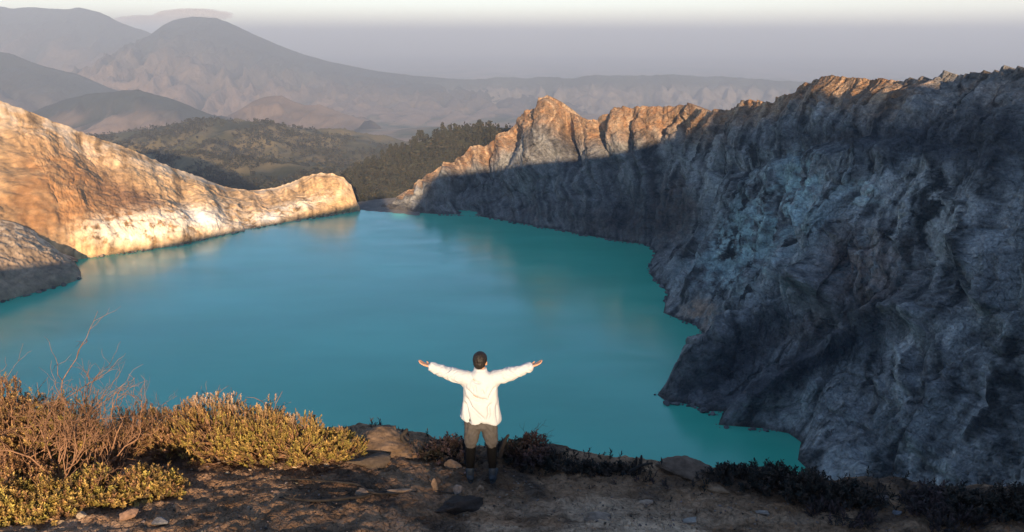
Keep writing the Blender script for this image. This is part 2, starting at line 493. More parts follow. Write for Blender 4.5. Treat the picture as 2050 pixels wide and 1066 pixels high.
    put((g(1740, 275, 330, 42, 0.0) + g(1960, 270, 120, 90)) * 0.9, (0.095, 0.092, 0.092))
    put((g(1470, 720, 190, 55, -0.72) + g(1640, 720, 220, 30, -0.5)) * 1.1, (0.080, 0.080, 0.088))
    put(g(1640, 650, 120, 26, -0.35) * 0.7, (0.20, 0.165, 0.145))
    put(g(1900, 570, 120, 50) * 0.6 + g(1870, 730, 90, 70) * 0.5, (0.11, 0.11, 0.115))  # darker over two of the carved hollows
    lit_crest = sstep(0.70, 0.9, V) * sstep(1500, 1380, px) + sstep(0.82, 0.95, V) * sstep(1380, 1500, px) * (1 - 0.75 * sstep(1750, 1900, px))  # where sun strikes the crest, its orange tone is painted in
    put(sstep(1420, 1240, px) * 0.65, (0.150, 0.138, 0.130))  # shade on the far wall deepened in the colour
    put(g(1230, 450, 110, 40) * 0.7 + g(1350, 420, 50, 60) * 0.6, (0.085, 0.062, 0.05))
    put(lit_crest * 0.92, (0.35, 0.215, 0.120))
    put(lit_crest * sstep(0.05, 0.5, n2) * 0.8, (0.25, 0.125, 0.055))
    put(lit_crest * sstep(0.1, 0.5, n3) * 0.5, (0.44, 0.33, 0.22))
    put(sstep(3.0, 0.6, rel + 1.2 * n2) * 0.8, (0.075, 0.062, 0.052))
    put(g(2000, 150, 130, 14) * 0.6, (0.15, 0.13, 0.10))
    nu = np.zeros((n, 3)); rg = P[:, -1]
    tang = np.gradient(rg, axis=0); nu[:, 0], nu[:, 1] = tang[:, 1], -tang[:, 0]
    nu /= np.linalg.norm(nu, axis=1, keepdims=True) + 1e-9
    nu *= np.sign((nu * N[:, m // 2]).sum(1, keepdims=True)) * -1
    nu = smooth1(nu, 60)
    full = back_slope(P, nu * 140, -75.0, 12)
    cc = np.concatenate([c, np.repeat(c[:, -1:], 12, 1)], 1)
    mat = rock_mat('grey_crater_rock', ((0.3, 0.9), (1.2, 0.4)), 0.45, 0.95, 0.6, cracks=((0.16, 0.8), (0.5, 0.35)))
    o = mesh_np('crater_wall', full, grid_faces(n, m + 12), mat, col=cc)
    return tag(o, 'steep grey rocky crater wall falling into the lake in shade, its far peaks lit orange', 'crater wall', kind='structure')
build_right_wall()

LW = [((150, 523), (0, 205, 900)), ((190, 517), (60, 226, 905)), ((230, 511), (110, 246, 910)), ((270, 505), (160, 262, 920)), ((310, 500), (215, 284, 930)), ((345, 496), (270, 305, 940)),
      ((375, 490), (310, 322, 950)), ((400, 483), (345, 338, 960)), ((440, 474), (385, 351, 970)), ((480, 465), (430, 370, 985)), ((515, 457), (470, 381, 1000)),
      ((550, 451), (510, 384, 1005)), ((585, 445), (550, 379, 1005)), ((620, 439), (585, 366, 1000)), ((650, 435), (615, 354, 1000)), ((672, 431), (640, 349, 995)),
      ((690, 428), (665, 349, 990)), ((705, 426), (688, 358, 985)), ((715, 424), (703, 372, 980)), ((722, 423), (710, 395, 978))]
def build_left_wall():
    base = [np.array((-640, 470, -1.0)), np.array((-480, 600, -1.0))] + [at_z(a[0], a[1], -1.0) for a, b in LW]
    ridge = [np.array((-760, 700, 200.0)), np.array((-700, 830, 175.0))] + [at_y(*b) for a, b in LW]
    def prof(v):
        return v ** 1.5, v ** 0.95 + 0.03 * np.sin(2 * np.pi * v)
    n, m = 620, 200
    P, u, v = loft(base, ridge, n, m, prof)
    for j in range(5, m): P[:, j] = smooth1(P[:, j].copy(), 2)
    N = grid_normals(P)
    N *= np.sign(((np.array((0, 0, CAMZ)) - P) * N).sum(-1, keepdims=True).mean())
    V = np.broadcast_to(v[None], (n, m))
    env = sstep(0, 0.12, V) * (0.25 + 0.75 * sstep(1.0, 0.85, V)) * sstep(1.0, 0.93, u)[:, None]
    S = np.concatenate([[0], np.cumsum(np.linalg.norm(np.diff(P[:, m // 2], axis=0), axis=-1))])[:, None] * np.ones((1, m))
    rel = P[..., 2]
    warp = 10 * fbm(P / 50.0 + 1, 3)
    D = 2.6 * ridged(np.stack([(S + 1.2 * warp - 0.4 * rel) / 34, rel / 160, 0 * rel], -1), 2, 0.4)
    D -= 0.9 * ridged(np.stack([(S + 0.8 * warp - 0.35 * rel) / 13, rel / 110, 0 * rel + 6], -1), 2, 0.4) * sstep(-0.4, 0.3, noise3(P / 50.0 + 12))
    D += 0.45 * ridged(np.stack([(S + warp) / 9, rel / 35, 0 * rel + 4], -1), 3)
    D += 4.5 * fbm(P / 55.0, 4) + 0.8 * fbm(P / 14, 4) + 0.3 * ridged(P / 5, 3)
    fa, ca = facets((P + 3 * fbm(P / 12, 2)[..., None]) / np.array((17.0, 17.0, 11.0)), 5)
    fb, cb = facets((P + 1.5 * fbm(P / 6 + 3, 2)[..., None]) / np.array((6.5, 6.5, 5.0)), 6)
    D += 0.9 * fa + 0.35 * fb - 0.5 * np.exp(-(ca / 0.07) ** 2) - 0.3 * np.exp(-(cb / 0.08) ** 2)
    px, py = project(P)
    for pts, w, a in (([(150, 300), (250, 420)], 40, -5), ([(330, 330), (420, 430)], 22, 4), ([(470, 400), (530, 440)], 14, 3), ([(580, 385), (620, 425)], 9, 2.5), ([(640, 350), (650, 430)], 16, 2)):
        d, t = seg_dist(px, py, pts)
        D += a * np.exp(-(d / w) ** 2)
    P = P + N * (D * env)[..., None]
    px, py = project(P)
    g = lambda x, y, sx, sy, rot=0: np.exp(-(((px - x) * math.cos(rot) + (py - y) * math.sin(rot)) / sx) ** 2 - ((-(px - x) * math.sin(rot) + (py - y) * math.cos(rot)) / sy) ** 2)
    n1, n2, n3 = fbm(P / 30.0 + 5, 5, 0.6), fbm(P / 9.0 + 50, 4, 0.6), fbm(np.stack([(S - 0.4 * rel + 4 * noise3(P / 25)) / 9, rel / 80, 0 * rel], -1), 5, 0.65)
    c = np.array((0.53, 0.34, 0.170)) * np.clip(1 + 0.3 * n1 + 0.25 * n2 + 0.55 * n3 + 0.10 * fa + 0.08 * fb - 0.25 * np.exp(-(cb / 0.06) ** 2), 0.3, 1.9)[..., None]  # carved cracks carry painted shade here as well
    def put(mask, rgb):
        nonlocal c
        c = c + (np.array(rgb) * (1 + 0.22 * n2 + 0.2 * n3)[..., None] - c) * np.clip(mask, 0, 1)[..., None]
    q = sstep(-0.4, 0.4, n1 + 0.5 * n3)
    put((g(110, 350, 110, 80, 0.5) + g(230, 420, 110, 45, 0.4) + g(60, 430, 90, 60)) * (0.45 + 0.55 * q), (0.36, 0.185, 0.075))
    put(g(240, 395, 90, 34, 0.55) * 0.8 + g(300, 405, 50, 20, 0.3) * 0.6, (0.21, 0.115, 0.06))  # shadowy brown zone painted onto the slope
    put((g(340, 445, 130, 26, -0.15) + g(250, 458, 70, 24) + g(560, 425, 100, 12, -0.3)) * sstep(-0.6, 0.05, n2) * 1.2, (0.74, 0.63, 0.48))
    put(g(412, 440, 34, 15, 0.35) * 1.2 + g(540, 436, 20, 8) * 0.8, (0.90, 0.85, 0.76))
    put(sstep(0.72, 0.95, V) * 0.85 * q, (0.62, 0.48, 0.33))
    put(g(520, 405, 50, 14, 0.4) * 0.5 * q, (0.36, 0.23, 0.13))
    P[:, -1, 2] += 1.1 * (ridged(np.stack([S[:, -1] / 10, 0 * u, 0 * u], -1), 4) - 0.6)
    out = np.zeros((n, 3)); tang = np.gradient(P[:, -1], axis=0)
    out[:, 0], out[:, 1] = -tang[:, 1], tang[:, 0]
    out /= np.linalg.norm(out, axis=1, keepdims=True) + 1e-9
    out[:] = (-0.2, 0.98, 0.0)
    full = back_slope(P, out * 120, -70.0, 10)
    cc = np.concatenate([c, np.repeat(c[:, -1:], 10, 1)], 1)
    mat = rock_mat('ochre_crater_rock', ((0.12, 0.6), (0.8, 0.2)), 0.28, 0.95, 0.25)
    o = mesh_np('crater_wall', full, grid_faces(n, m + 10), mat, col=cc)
    tag(o, 'sunlit ochre crater wall with a bleached white patch above the far left shore', 'crater wall', kind='structure')
    # rounded spur in front of it
    SB = [((0, 607), (0, 440)), ((40, 596), (20, 445)), ((80, 586), (45, 452)), ((120, 575), (70, 466)), ((150, 566), (95, 484)), ((164, 558), (120, 506)), ((160, 545), (140, 515)), ((152, 535), (146, 522))]
    base = [np.array((-560, 420, -1.0)), np.array((-500, 520, -1.0))] + [at_z(a[0], a[1], -1.0) for a, b in SB]
    ys = (704, 708, 712, 716, 719, 721, 720, 718)
    ridge = [np.array((-660, 600, 62.0)), np.array((-545, 660, 52.0))] + [at_y(b[0], b[1], y) for (a, b), y in zip(SB, ys)]
    n, m = 260, 90
    P, u, v = loft(base, ridge, n, m, lambda v: (v ** 1.5, v ** 0.8))
    N = grid_normals(P)
    N *= np.sign(((np.array((0, 0, CAMZ)) - P) * N).sum(-1, keepdims=True).mean())
    V = np.broadcast_to(v[None], (n, m))
    env = sstep(0, 0.2, V) * (0.35 + 0.65 * sstep(1.0, 0.8, V)) * sstep(1.0, 0.9, u)[:, None]
    D = 1.6 * (ridged(P / np.array((16, 16, 40.0)), 4) - 1) + 1.5 * fbm(P / 30, 3) + 0.6 * ridged(P / 5, 3)
    P = P + N * (D * env)[..., None]
    n1, n2 = fbm(P / 20.0 + 5, 5, 0.6), fbm(P / 7.0 + 50, 4, 0.6)
    c = np.array((0.34, 0.245, 0.16)) * (1 + 0.3 * n1 + 0.3 * n2)[..., None]
    c = c + (np.array((0.60, 0.46, 0.31)) - c) * (sstep(0.5, 0.85, V) * sstep(-0.3, 0.3, n2))[..., None]  # sunlit upper part of the spur painted paler
    full = back_slope(P, np.array((0, 60.0, 0)) * np.ones((n, 1)), -48.0, 8)
    cc = np.concatenate([c, np.repeat(c[:, -1:], 8, 1)], 1)
    o = mesh_np('rock_spur', full, grid_faces(n, m + 8), mat, col=cc)
    tag(o, 'low rocky spur jutting into the lake at far left, its foot in shade', 'rock spur', kind='structure')
build_left_wall()

# ------------------------------------------------------------------ beach, lake
def build_lake():
    m, n, l, b = new_mat('milky_turquoise_water')
    ge = n.new('ShaderNodeNewGeometry')
    mp = n.new('ShaderNodeMapping'); mp.inputs['Scale'].default_value = (1, 2.2, 1)
    l.new(ge.outputs['Position'], mp.inputs['Vector'])
    nz = n.new('ShaderNodeTexNoise'); nz.inputs['Scale'].default_value = 0.006; nz.inputs['Detail'].default_value = 5
    l.new(mp.outputs[0], nz.inputs['Vector'])
    cr = n.new('ShaderNodeValToRGB')
    cr.color_ramp.elements[0].position, cr.color_ramp.elements[1].position = 0.35, 0.68
    cr.color_ramp.elements[0].color = (0.048, 0.46, 0.305, 1)
    cr.color_ramp.elements[1].color = (0.075, 0.57, 0.390, 1)
    l.new(nz.outputs['Fac'], cr.inputs[0])
    l.new(cr.outputs[0], b.inputs['Base Color'])
    b.inputs['Roughness'].default_value = 0.17
    b.inputs['IOR'].default_value = 1.42
    wv = n.new('ShaderNodeTexNoise'); wv.inputs['Scale'].default_value = 0.35; wv.inputs['Detail'].default_value = 4
    l.new(mp.outputs[0], wv.inputs['Vector'])
    bp = n.new('ShaderNodeBump'); bp.inputs['Strength'].default_value = 0.3; bp.inputs['Distance'].default_value = 0.10
    l.new(wv.outputs['Fac'], bp.inputs['Height'])
    mr = n.new('ShaderNodeMapRange'); mr.inputs[1].default_value, mr.inputs[2].default_value = 0.3, 0.7
    mr.inputs[3].default_value, mr.inputs[4].default_value = 0.15, 0.27
    n2 = n.new('ShaderNodeTexNoise'); n2.inputs['Scale'].default_value = 0.011; n2.inputs['Detail'].default_value = 4; n2.inputs['Distortion'].default_value = 1.5
    l.new(mp.outputs[0], n2.inputs['Vector']); l.new(n2.outputs['Fac'], mr.inputs[0]); l.new(mr.outputs[0], b.inputs['Roughness'])
    l.new(bp.outputs[0], b.inputs['Normal'])
    x = np.linspace(-900, 500, 30); y = np.linspace(100, 968, 24)
    X, Y = np.meshgrid(x, y, indexing='ij')
    o = mesh_np('lake', np.stack([X, Y, 0 * X], -1), grid_faces(30, 24), m)
    tag(o, 'milky turquoise crater lake filling the crater floor', 'lake', kind='structure')
    # grey mud beach at the outlet
    pts = [(640, 440), (700, 428), (725, 427), (760, 431), (800, 434), (840, 437)]
    top = [(640, 425), (700, 416), (725, 412), (760, 408), (800, 408), (840, 412)]
    B = np.array([at_z(a, c, -0.6) for a, c in pts]); T = np.array([at_z(a, c, 0.0) for a, c in top]) + np.array((0, 12, 3.0))
    T[:, 2] = (4, 4, 3, 4, 6, 8)
    P, u, v = loft(B, T, 80, 24, lambda v: (v, v ** 1.3))
    P[..., 2] += 0.5 * fbm(P / 9, 3) * sstep(0, 0.3, v)[None]
    c = np.array((0.17, 0.15, 0.13)) * (1 + 0.3 * fbm(P / 8, 4))[..., None]
    o = mesh_np('beach', P, grid_faces(80, 24), rock_mat('grey_mud', ((0.4, 0.4),), 0.3), col=c)
    tag(o, 'narrow grey mud beach at the far outlet of the lake', 'beach', kind='structure')
build_lake()

# ------------------------------------------------------------------ the country beyond
def valley_z(x, y):
    r = np.hypot(x, y)
    P = np.stack([x / 1500, y / 1500, 0 * x], -1)
    z = np.interp(r, (0, 900, 1200, 2600, 6000, 9500, 20000, 90000), (-10, -20, -60, -170, -400, -600, -640, -640))
    return z + np.interp(r, (900, 2500, 9000), (4, 45, 60)) * fbm(P * 1.2, 5)
def build_valley():
    th = np.radians(np.linspace(-60, 60, 420)); r = np.geomspace(950, 43000, 220)
    T, R = np.meshgrid(th, r, indexing='ij')
    X, Y = R * np.sin(T), R * np.cos(T)
    Z = valley_z(X, Y)
    P = np.stack([X, Y, Z], -1)
    n1, n2 = fbm(P / np.array((1100, 2600, 900)) + 3, 5, 0.6), fbm(P / np.array((300, 700, 400)) + 70, 4)
    field, wood, pink = np.array((0.20, 0.15, 0.10)), np.array((0.045, 0.060, 0.028)), np.array((0.33, 0.22, 0.15))
    c = field + (wood - field) * sstep(-0.15, 0.25, n1)[..., None]
    c = c + (pink - c) * (sstep(0.05, 0.4, n2 - 0.5 * n1) * 0.8)[..., None]
    o = mesh_np('valley_floor', P, grid_faces(len(th), len(r)), rock_mat('patchwork_fields', ((0.01, 12.0),), 0.3, 1.0, 0.01), col=c)
    tag(o, 'hazy patchwork valley floor of fields and woods beyond the crater', 'valley', kind='structure')
build_valley()
GRIDS = {}
def massif(name, label, pts, front, back, foot, gully, amp, cfun, n=320, m=90, rough=2.0, mat=None, prof=1.25, cat='mountain'):
    """a range from its crest line (view x, view y, distance): slopes go down to the valley in front and behind"""
    C = np.array([at_y(*p) for p in pts])
    s = np.concatenate([[0], np.cumsum(np.abs(np.diff(C[:, 0])) + 1)])
    u = np.linspace(0, s[-1], n)
    R = np.stack([np.interp(u, s, C[:, k]) for k in range(3)], -1)
    R = smooth1(R, 2)
    R[:, 2] += rough * ridged(np.stack([R[:, 0] / gully * 1.3, R[:, 1] / gully, 0 * u], -1), 4)
    mb = m // 3
    v = np.concatenate([np.linspace(-1, 0, mb, endpoint=False), np.linspace(0, 1, m - mb)])
    P = np.zeros((n, m, 3))
    w = np.abs(v)
    for j, t in enumerate(v):
        off = -front * t if t > 0 else back * -t
        P[:, j, 0] = R[:, 0]; P[:, j, 1] = R[:, 1] + off
    zf = valley_z(P[..., 0], P[..., 1]) - foot
    k = (1 - w) ** prof
    P[..., 2] = zf + (R[:, 2:3] - zf) * k[None]
    env = np.clip(np.sin(np.pi * np.clip(w, 0, 1)) * 1.1, 0, 1) * (0.35 + 0.65 * np.clip((R[:, 2:3] - zf) / (0.4 * (R[:, 2] - zf.min(1)).max() + 1), 0, 1))
    wr = 0.5 * fbm(P / (gully * 3), 3)
    G = ridged(np.stack([P[..., 0] / gully + wr, P[..., 1] / (gully * 3.5), 0 * P[..., 0]], -1), 4)
    P[..., 2] += np.minimum(amp, (0.32 if amp > 100 else 0.36) * np.clip(R[:, 2:3] - zf, 0, None)) * (G - 0.9) * env * sstep(0.0, 0.25, w)[None]
    col = cfun(P, np.broadcast_to(w[None], (n, m)), G)
    o = mesh_np(name, P, grid_faces(n, m), mat or rock_mat(name + '_slope', ((0.012, amp * 0.25),), 0.3, 1.0, 0.006), col=col)
    GRIDS[o.name] = P
    return tag(o, label, cat, kind='structure')
def green(P, w, G):
    n1, n2 = fbm(P / 300.0 + 3, 5), fbm(P / 90.0 + 9, 4)
    c = np.array((0.055, 0.055, 0.028)) * (1 + 0.35 * n1 + 0.4 * n2)[..., None]
    return c + (np.array((0.20, 0.15, 0.075)) - c) * (sstep(-0.2, 0.5, n1 + 0.3 * G + 0.4 * n2 - 0.2) * 0.8)[..., None]
def pinewood(P, w, G):
    return np.array((0.035, 0.035, 0.021)) * (1 + 0.5 * fbm(P / 40.0, 4))[..., None]
def bluegreen(P, w, G):
    n1 = fbm(P / 900.0 + 3, 5)
    c = np.array((0.03, 0.038, 0.036)) * (1 + 0.4 * n1)[..., None]
    return c + (np.array((0.27, 0.19, 0.145)) - c) * (sstep(0.10, 0.8, w) * sstep(0.2, 1.1, G) * 0.9)[..., None]
def bare(P, w, G):
    n1 = fbm(P / 700.0 + 3, 5)
    c = np.array((0.06, 0.07, 0.07)) * (1 + 0.3 * n1)[..., None]
    return c + (np.array((0.20, 0.17, 0.145)) - c) * (sstep(0.25, 0.9, G) * sstep(0.05, 0.4, w))[..., None]
massif('volcano', 'tall cone shaped volcano fading into blue haze at upper left', [(120, 190, 10000), (200, 140, 10000), (262, 96, 10000), (300, 72, 10000), (325, 52, 10000), (345, 42, 10000), (362, 38, 10000), (385, 34, 10000), (410, 36, 10000), (432, 37, 10000), (455, 45, 10000), (480, 56, 10000), (510, 71, 10000), (560, 92, 10000),
       (610, 111, 10000), (650, 122, 10000), (700, 133, 10000), (760, 144, 10000), (830, 153, 10000), (900, 158, 10000), (1000, 165, 10000), (1150, 185, 10000)], 3800, 3500, 20, 300, 190, bluegreen, 420, 120, 4)
massif('mountain', 'broad ragged mountain ridge behind the volcano at top left', [(-420, 60, 12000), (-250, 25, 12000), (-120, 8, 12000), (-40, 22, 12000), (0, 14, 12000), (25, 20, 12000), (60, 16, 12000), (95, 19, 12000), (130, 21, 12000), (155, 17, 12000), (185, 22, 12000), (210, 31, 12000), (240, 47, 12000), (290, 64, 12000), (330, 80, 12000),
       (420, 120, 12000), (560, 190, 12000)], 3500, 3000, 20, 400, 180, bluegreen, 300, 90, 9)
massif('mountain', 'shadowy dark foothill shoulder below the mountains at far left', [(-300, 50, 6500), (-120, 85, 6500), (0, 106, 6500), (30, 112, 6500), (65, 128, 6500), (120, 143, 6500), (160, 152, 6500), (205, 172, 6500), (260, 205, 6500), (330, 235, 6500)], 1900, 1500, 10, 330, 90, bluegreen, 240, 80, 7)
massif('caldera_rim', 'long level caldera rim with fluted pale gullies in blue haze', [(820, 172, 9600), (900, 162, 9600), (960, 161, 9600), (1000, 156, 9600), (1060, 158, 9500), (1100, 155, 9500), (1130, 159, 9500), (1190, 152, 9500), (1260, 154, 9500), (1335, 151, 9500), (1400, 154, 9500), (1470, 157, 9500), (1540, 162, 9500), (1640, 168, 9500),
       (1800, 176, 9500), (2000, 186, 9500), (2300, 200, 9500)], 1500, 2500, 15, 260, 130, bare, 420, 110, 9, prof=1.7)
massif('hill', 'rounded wooded hill standing alone on the valley floor at left', [(60, 228, 4600), (120, 205, 4600), (180, 190, 4600), (230, 185, 4600), (275, 181, 4600), (320, 194, 4600), (360, 205, 4600), (400, 223, 4600), (450, 245, 4600)], 700, 700, 5, 190, 40, bluegreen, 160, 60, 5, cat='hill')
massif('hill', 'bare pinkish dome hill in the middle of the hazy valley', [(430, 250, 5200), (470, 226, 5200), (505, 205, 5200), (530, 197, 5200), (566, 194, 5200), (585, 204, 5200), (610, 213, 5200), (640, 211, 5200), (675, 226, 5200), (730, 244, 5200)], 700, 700, 5, 210, 40,
       lambda P, w, G: np.array((0.17, 0.118, 0.085)) * (1 + 0.4 * fbm(P / 300, 4))[..., None], 160, 60, 5, cat='hill')
HILLS = []
HILLS.append(massif('hill', 'olive green wooded hills with knolls behind the left crater wall', [(100, 300, 2700), (185, 277, 2700), (250, 270, 2650), (310, 262, 2600), (370, 249, 2550), (420, 242, 2500), (450, 246, 2500), (474, 252, 2450), (490, 244, 2450), (520, 251, 2450), (548, 252, 2400), (590, 262, 2400), (640, 274, 2350), (700, 287, 2300),
       (760, 300, 2300), (850, 320, 2300)], 900, 900, 5, 190, 46, green, 300, 110, 6, cat='hill'))
HILLS.append(massif('hill', 'nearer low wooded ridge just behind the left crater wall', [(160, 318, 1900), (260, 312, 1880), (330, 308, 1850), (380, 312, 1800), (450, 322, 1750), (520, 328, 1700), (600, 336, 1650), (680, 345, 1600), (760, 352, 1600), (860, 362, 1600)], 520, 500, 5, 120, 26, green, 260, 90, 5, cat='hill'))
HILLS.append(massif('hill', 'pine covered hillside rising behind the lake outlet', [(670, 372, 1190), (700, 352, 1190), (745, 330, 1195), (800, 304, 1200), (850, 283, 1200), (890, 267, 1200), (930, 258, 1200), (975, 256, 1200), (1030, 262, 1190), (1100, 280, 1180)], 215, 350, -22, 60, 9, pinewood, 200, 80, 2, cat='hill', prof=1.05))

# ------------------------------------------------------------------ haze: one box of even pale air round the whole place
HAZE_TOP = CAMZ + 480
def build_haze():
    m = bpy.data.materials.new('pale_air')
    m.use_nodes = True
    n, l = m.node_tree.nodes, m.node_tree.links
    for q in list(n):
        if q.type != 'OUTPUT_MATERIAL': n.remove(q)
    vol = n.new('ShaderNodeVolumePrincipled')
    vol.inputs['Color'].default_value = (0.455, 0.530, 0.655, 1)
    vol.inputs['Density'].default_value = 1.12e-4
    vol.inputs['Anisotropy'].default_value = 0.0
    l.new(vol.outputs[0], [q for q in n if q.type == 'OUTPUT_MATERIAL'][0].inputs['Volume'])
    x, y0, y1, z0, z1 = 45000, -3000, 45000, -1100, HAZE_TOP
    v = [(a, b, c) for a in (-x, x) for b in (y0, y1) for c in (z0, z1)]
    f = [(0, 1, 3, 2), (4, 6, 7, 5), (0, 4, 5, 1), (2, 3, 7, 6), (0, 2, 6, 4), (1, 5, 7, 3)]
    o = mesh_np('haze', np.array(v, float), np.array(f), m, smooth=False)
    o.visible_shadow = True
    tag(o, 'pale blue grey morning haze filling the valley air', 'haze', kind='stuff')
build_haze()
#@@OBJECTS@@
# ------------------------------------------------------------------ where things stand
def on_ground(px, py):
    d = ray(px, py)
    t = np.arange(5.0, 16.0, 0.01)
    q = d[None] * t[:, None]
    hit = np.where(q[:, 2] + CAMZ <= ground_z(q[:, 0], q[:, 1]))[0]
    p = q[hit[0]] if len(hit) else q[500]
    return np.array((p[0], p[1], float(ground_z(p[0], p[1]))))

# ------------------------------------------------------------------ tubes (twigs, roots, trunks)
class Tubes:
    def __init__(self, sides=4):
        self.v, self.f, self.k, self.s = [], [], 0, sides
    def add(self, pts, radii):
        pts = np.array(pts, float)
        n = len(pts)
        tan = np.gradient(pts, axis=0)
        tan /= np.linalg.norm(tan, axis=1, keepdims=True) + 1e-9
        up = np.array((0.31, 0.22, 0.92)) if abs(tan[0, 2]) < 0.85 else np.array((0.93, 0.3, 0.1))
        a = np.cross(tan, up); a /= np.linalg.norm(a, axis=1, keepdims=True) + 1e-9
        b = np.cross(tan, a)
        ang = np.arange(self.s) * 2 * math.pi / self.s
        r = np.array(radii)[:, None, None]
        ring = pts[:, None] + r * (np.cos(ang)[None, :, None] * a[:, None] + np.sin(ang)[None, :, None] * b[:, None])
        self.v.append(ring.reshape(-1, 3))
        self.f.append(grid_faces(n, self.s, wrap=True) + self.k)
        self.k += n * self.s
    def arrays(self):
        return np.concatenate(self.v), np.concatenate(self.f)
    def build(self, name, mat, parent=None, col=None):
        v, f = self.arrays()
        return mesh_np(name, v, f, mat, parent, col=col)
def crooked(rs, a, d, length, steps, wob, lift=0.0):
    pts = [np.array(a, float)]
    d = np.array(d, float) / np.linalg.norm(d)
    for k in range(steps):
        d = d + rs.normal(size=3) * wob + np.array((0, 0, lift))
        d /= np.linalg.norm(d)
        pts.append(pts[-1] + d * length / steps)
    return pts, d
def branching(rs, T, a, d, length, radius, depth, spread=0.7, wob=0.22, lift=0.05, tips=None):
    steps = 5 if depth > 1 else 4
    pts, dd = crooked(rs, a, d, length, steps, wob, lift)
    T.add(pts, np.linspace(radius, radius * 0.55, len(pts)))
    if depth <= 0:
        if tips is not None: tips.append((pts[-1], dd))
        return
    for k in range(rs.randint(2, 4) + (1 if depth > 1 else 0)):
        i = rs.randint(2, len(pts))
        nd = dd + rs.normal(size=3) * spread
        nd[2] = abs(nd[2]) * 0.6 + 0.25
        branching(rs, T, pts[i], nd, length * rs.uniform(0.45, 0.75), radius * 0.55, depth - 1, spread, wob, lift, tips)

# ------------------------------------------------------------------ foliage made of many small sprigs
def leaf_mat(name, rough=0.75, trans=0.0):
    m, n, l, b = new_mat(name)
    at = n.new('ShaderNodeAttribute'); at.attribute_name = 'albedo'
    tc = n.new('ShaderNodeNewGeometry')
    nz = n.new('ShaderNodeTexNoise'); nz.inputs['Scale'].default_value = 30.0
    l.new(tc.outputs['Position'], nz.inputs['Vector'])
    mr = n.new('ShaderNodeMapRange'); mr.inputs[1].default_value, mr.inputs[2].default_value = 0.3, 0.7
    mr.inputs[3].default_value, mr.inputs[4].default_value = 0.75, 1.25
    l.new(nz.outputs['Fac'], mr.inputs[0])
    mu = n.new('ShaderNodeMix'); mu.data_type = 'RGBA'; mu.blend_type = 'MULTIPLY'; mu.inputs[0].default_value = 1
    l.new(at.outputs['Color'], mu.inputs[6]); l.new(mr.outputs[0], mu.inputs[7])
    l.new(mu.outputs[2], b.inputs['Base Color'])
    b.inputs['Roughness'].default_value = rough
    b.inputs['Specular IOR Level'].default_value = 0.2
    return m
LEAF = leaf_mat('small_leaves')
TWIG = plain_mat('dry_twig', (0.24, 0.135, 0.080), 0.85, 0.35, 20)
DARKTWIG = plain_mat('charred_wood', (0.030, 0.026, 0.024), 0.9, 0.4, 12, bump=0.01)
def sprig(rs, leaves, h, ll, lw, spread):
    v, f = [], []
    for k in range(leaves):
        t = (k + rs.uniform(0, 0.8)) / leaves
        az = k * 2.4 + rs.uniform(-0.4, 0.4)
        el = rs.uniform(0.35, 1.0) * (1.0 - 0.25 * (1 - t)) + 0.25 * spread
        d = np.array((math.cos(az) * math.cos(el), math.sin(az) * math.cos(el), math.sin(el)))
        s = np.cross(d, (0, 0, 1.0)); s /= np.linalg.norm(s) + 1e-9
        o = np.array((0, 0, h * t))
        L = ll * rs.uniform(0.7, 1.25)
        nrm = np.cross(s, d)
        b = len(v)
        v += [o, o + d * L * 0.5 + s * lw + nrm * L * 0.08, o + d * L, o + d * L * 0.5 - s * lw + nrm * L * 0.08]
        f.append((b, b + 1, b + 2, b + 3))
    b = len(v)
    w = 0.0035
    v += [np.array(q) for q in ((-w, -w, -0.04), (w, -w, -0.04), (w * 0.4, 0, h), (-w * 0.4, 0, h))]
    f.append((b, b + 1, b + 2, b + 3))
    return np.array(v), np.array(f)
_rsp = np.random.RandomState(3)
SPRIGS = {'heath': [sprig(_rsp, 13, 0.085, 0.042, 0.0075, 1.0) for _ in range(5)],
          'broad': [sprig(_rsp, 11, 0.080, 0.042, 0.0105, 0.4) for _ in range(5)],
          'thin': [sprig(_rsp, 6, 0.13, 0.036, 0.004, 1.6) for _ in range(5)]}
def scatter(tpls, pos, dirs, scale, rs, cols):
    """one mesh from many sprigs: positions, growing directions, sizes and colours"""
    V, Fc, C, k = [], [], [], 0
    idx = rs.randint(0, len(tpls), len(pos))
    for t, (tv, tf) in enumerate(tpls):
        w = np.where(idx == t)[0]
        if not len(w): continue
        z = dirs[w] / np.linalg.norm(dirs[w], axis=1, keepdims=True)
        a = rs.normal(size=(len(w), 3))
        x = np.cross(a, z); x /= np.linalg.norm(x, axis=1, keepdims=True) + 1e-9
        y = np.cross(z, x)
        q = tv[None] * scale[w][:, None, None]
        P = pos[w][:, None] + q[..., 0:1] * x[:, None] + q[..., 1:2] * y[:, None] + q[..., 2:3] * z[:, None]
        hgt = np.clip(tv[:, 2] / (tv[:, 2].max() + 1e-6), 0, 1)
        c = cols[w][:, None] * (0.8 + 0.4 * hgt)[None, :, None] * rs.uniform(0.85, 1.15, (len(w), len(tv), 1))
        f = tf[None] + (k + np.arange(len(w)) * len(tv))[:, None, None]
        V.append(P.reshape(-1, 3)); Fc.append(f.reshape(-1, 4)); C.append(c.reshape(-1, 3))
        k += len(w) * len(tv)
    return np.concatenate(V), np.concatenate(Fc), np.concatenate(C)
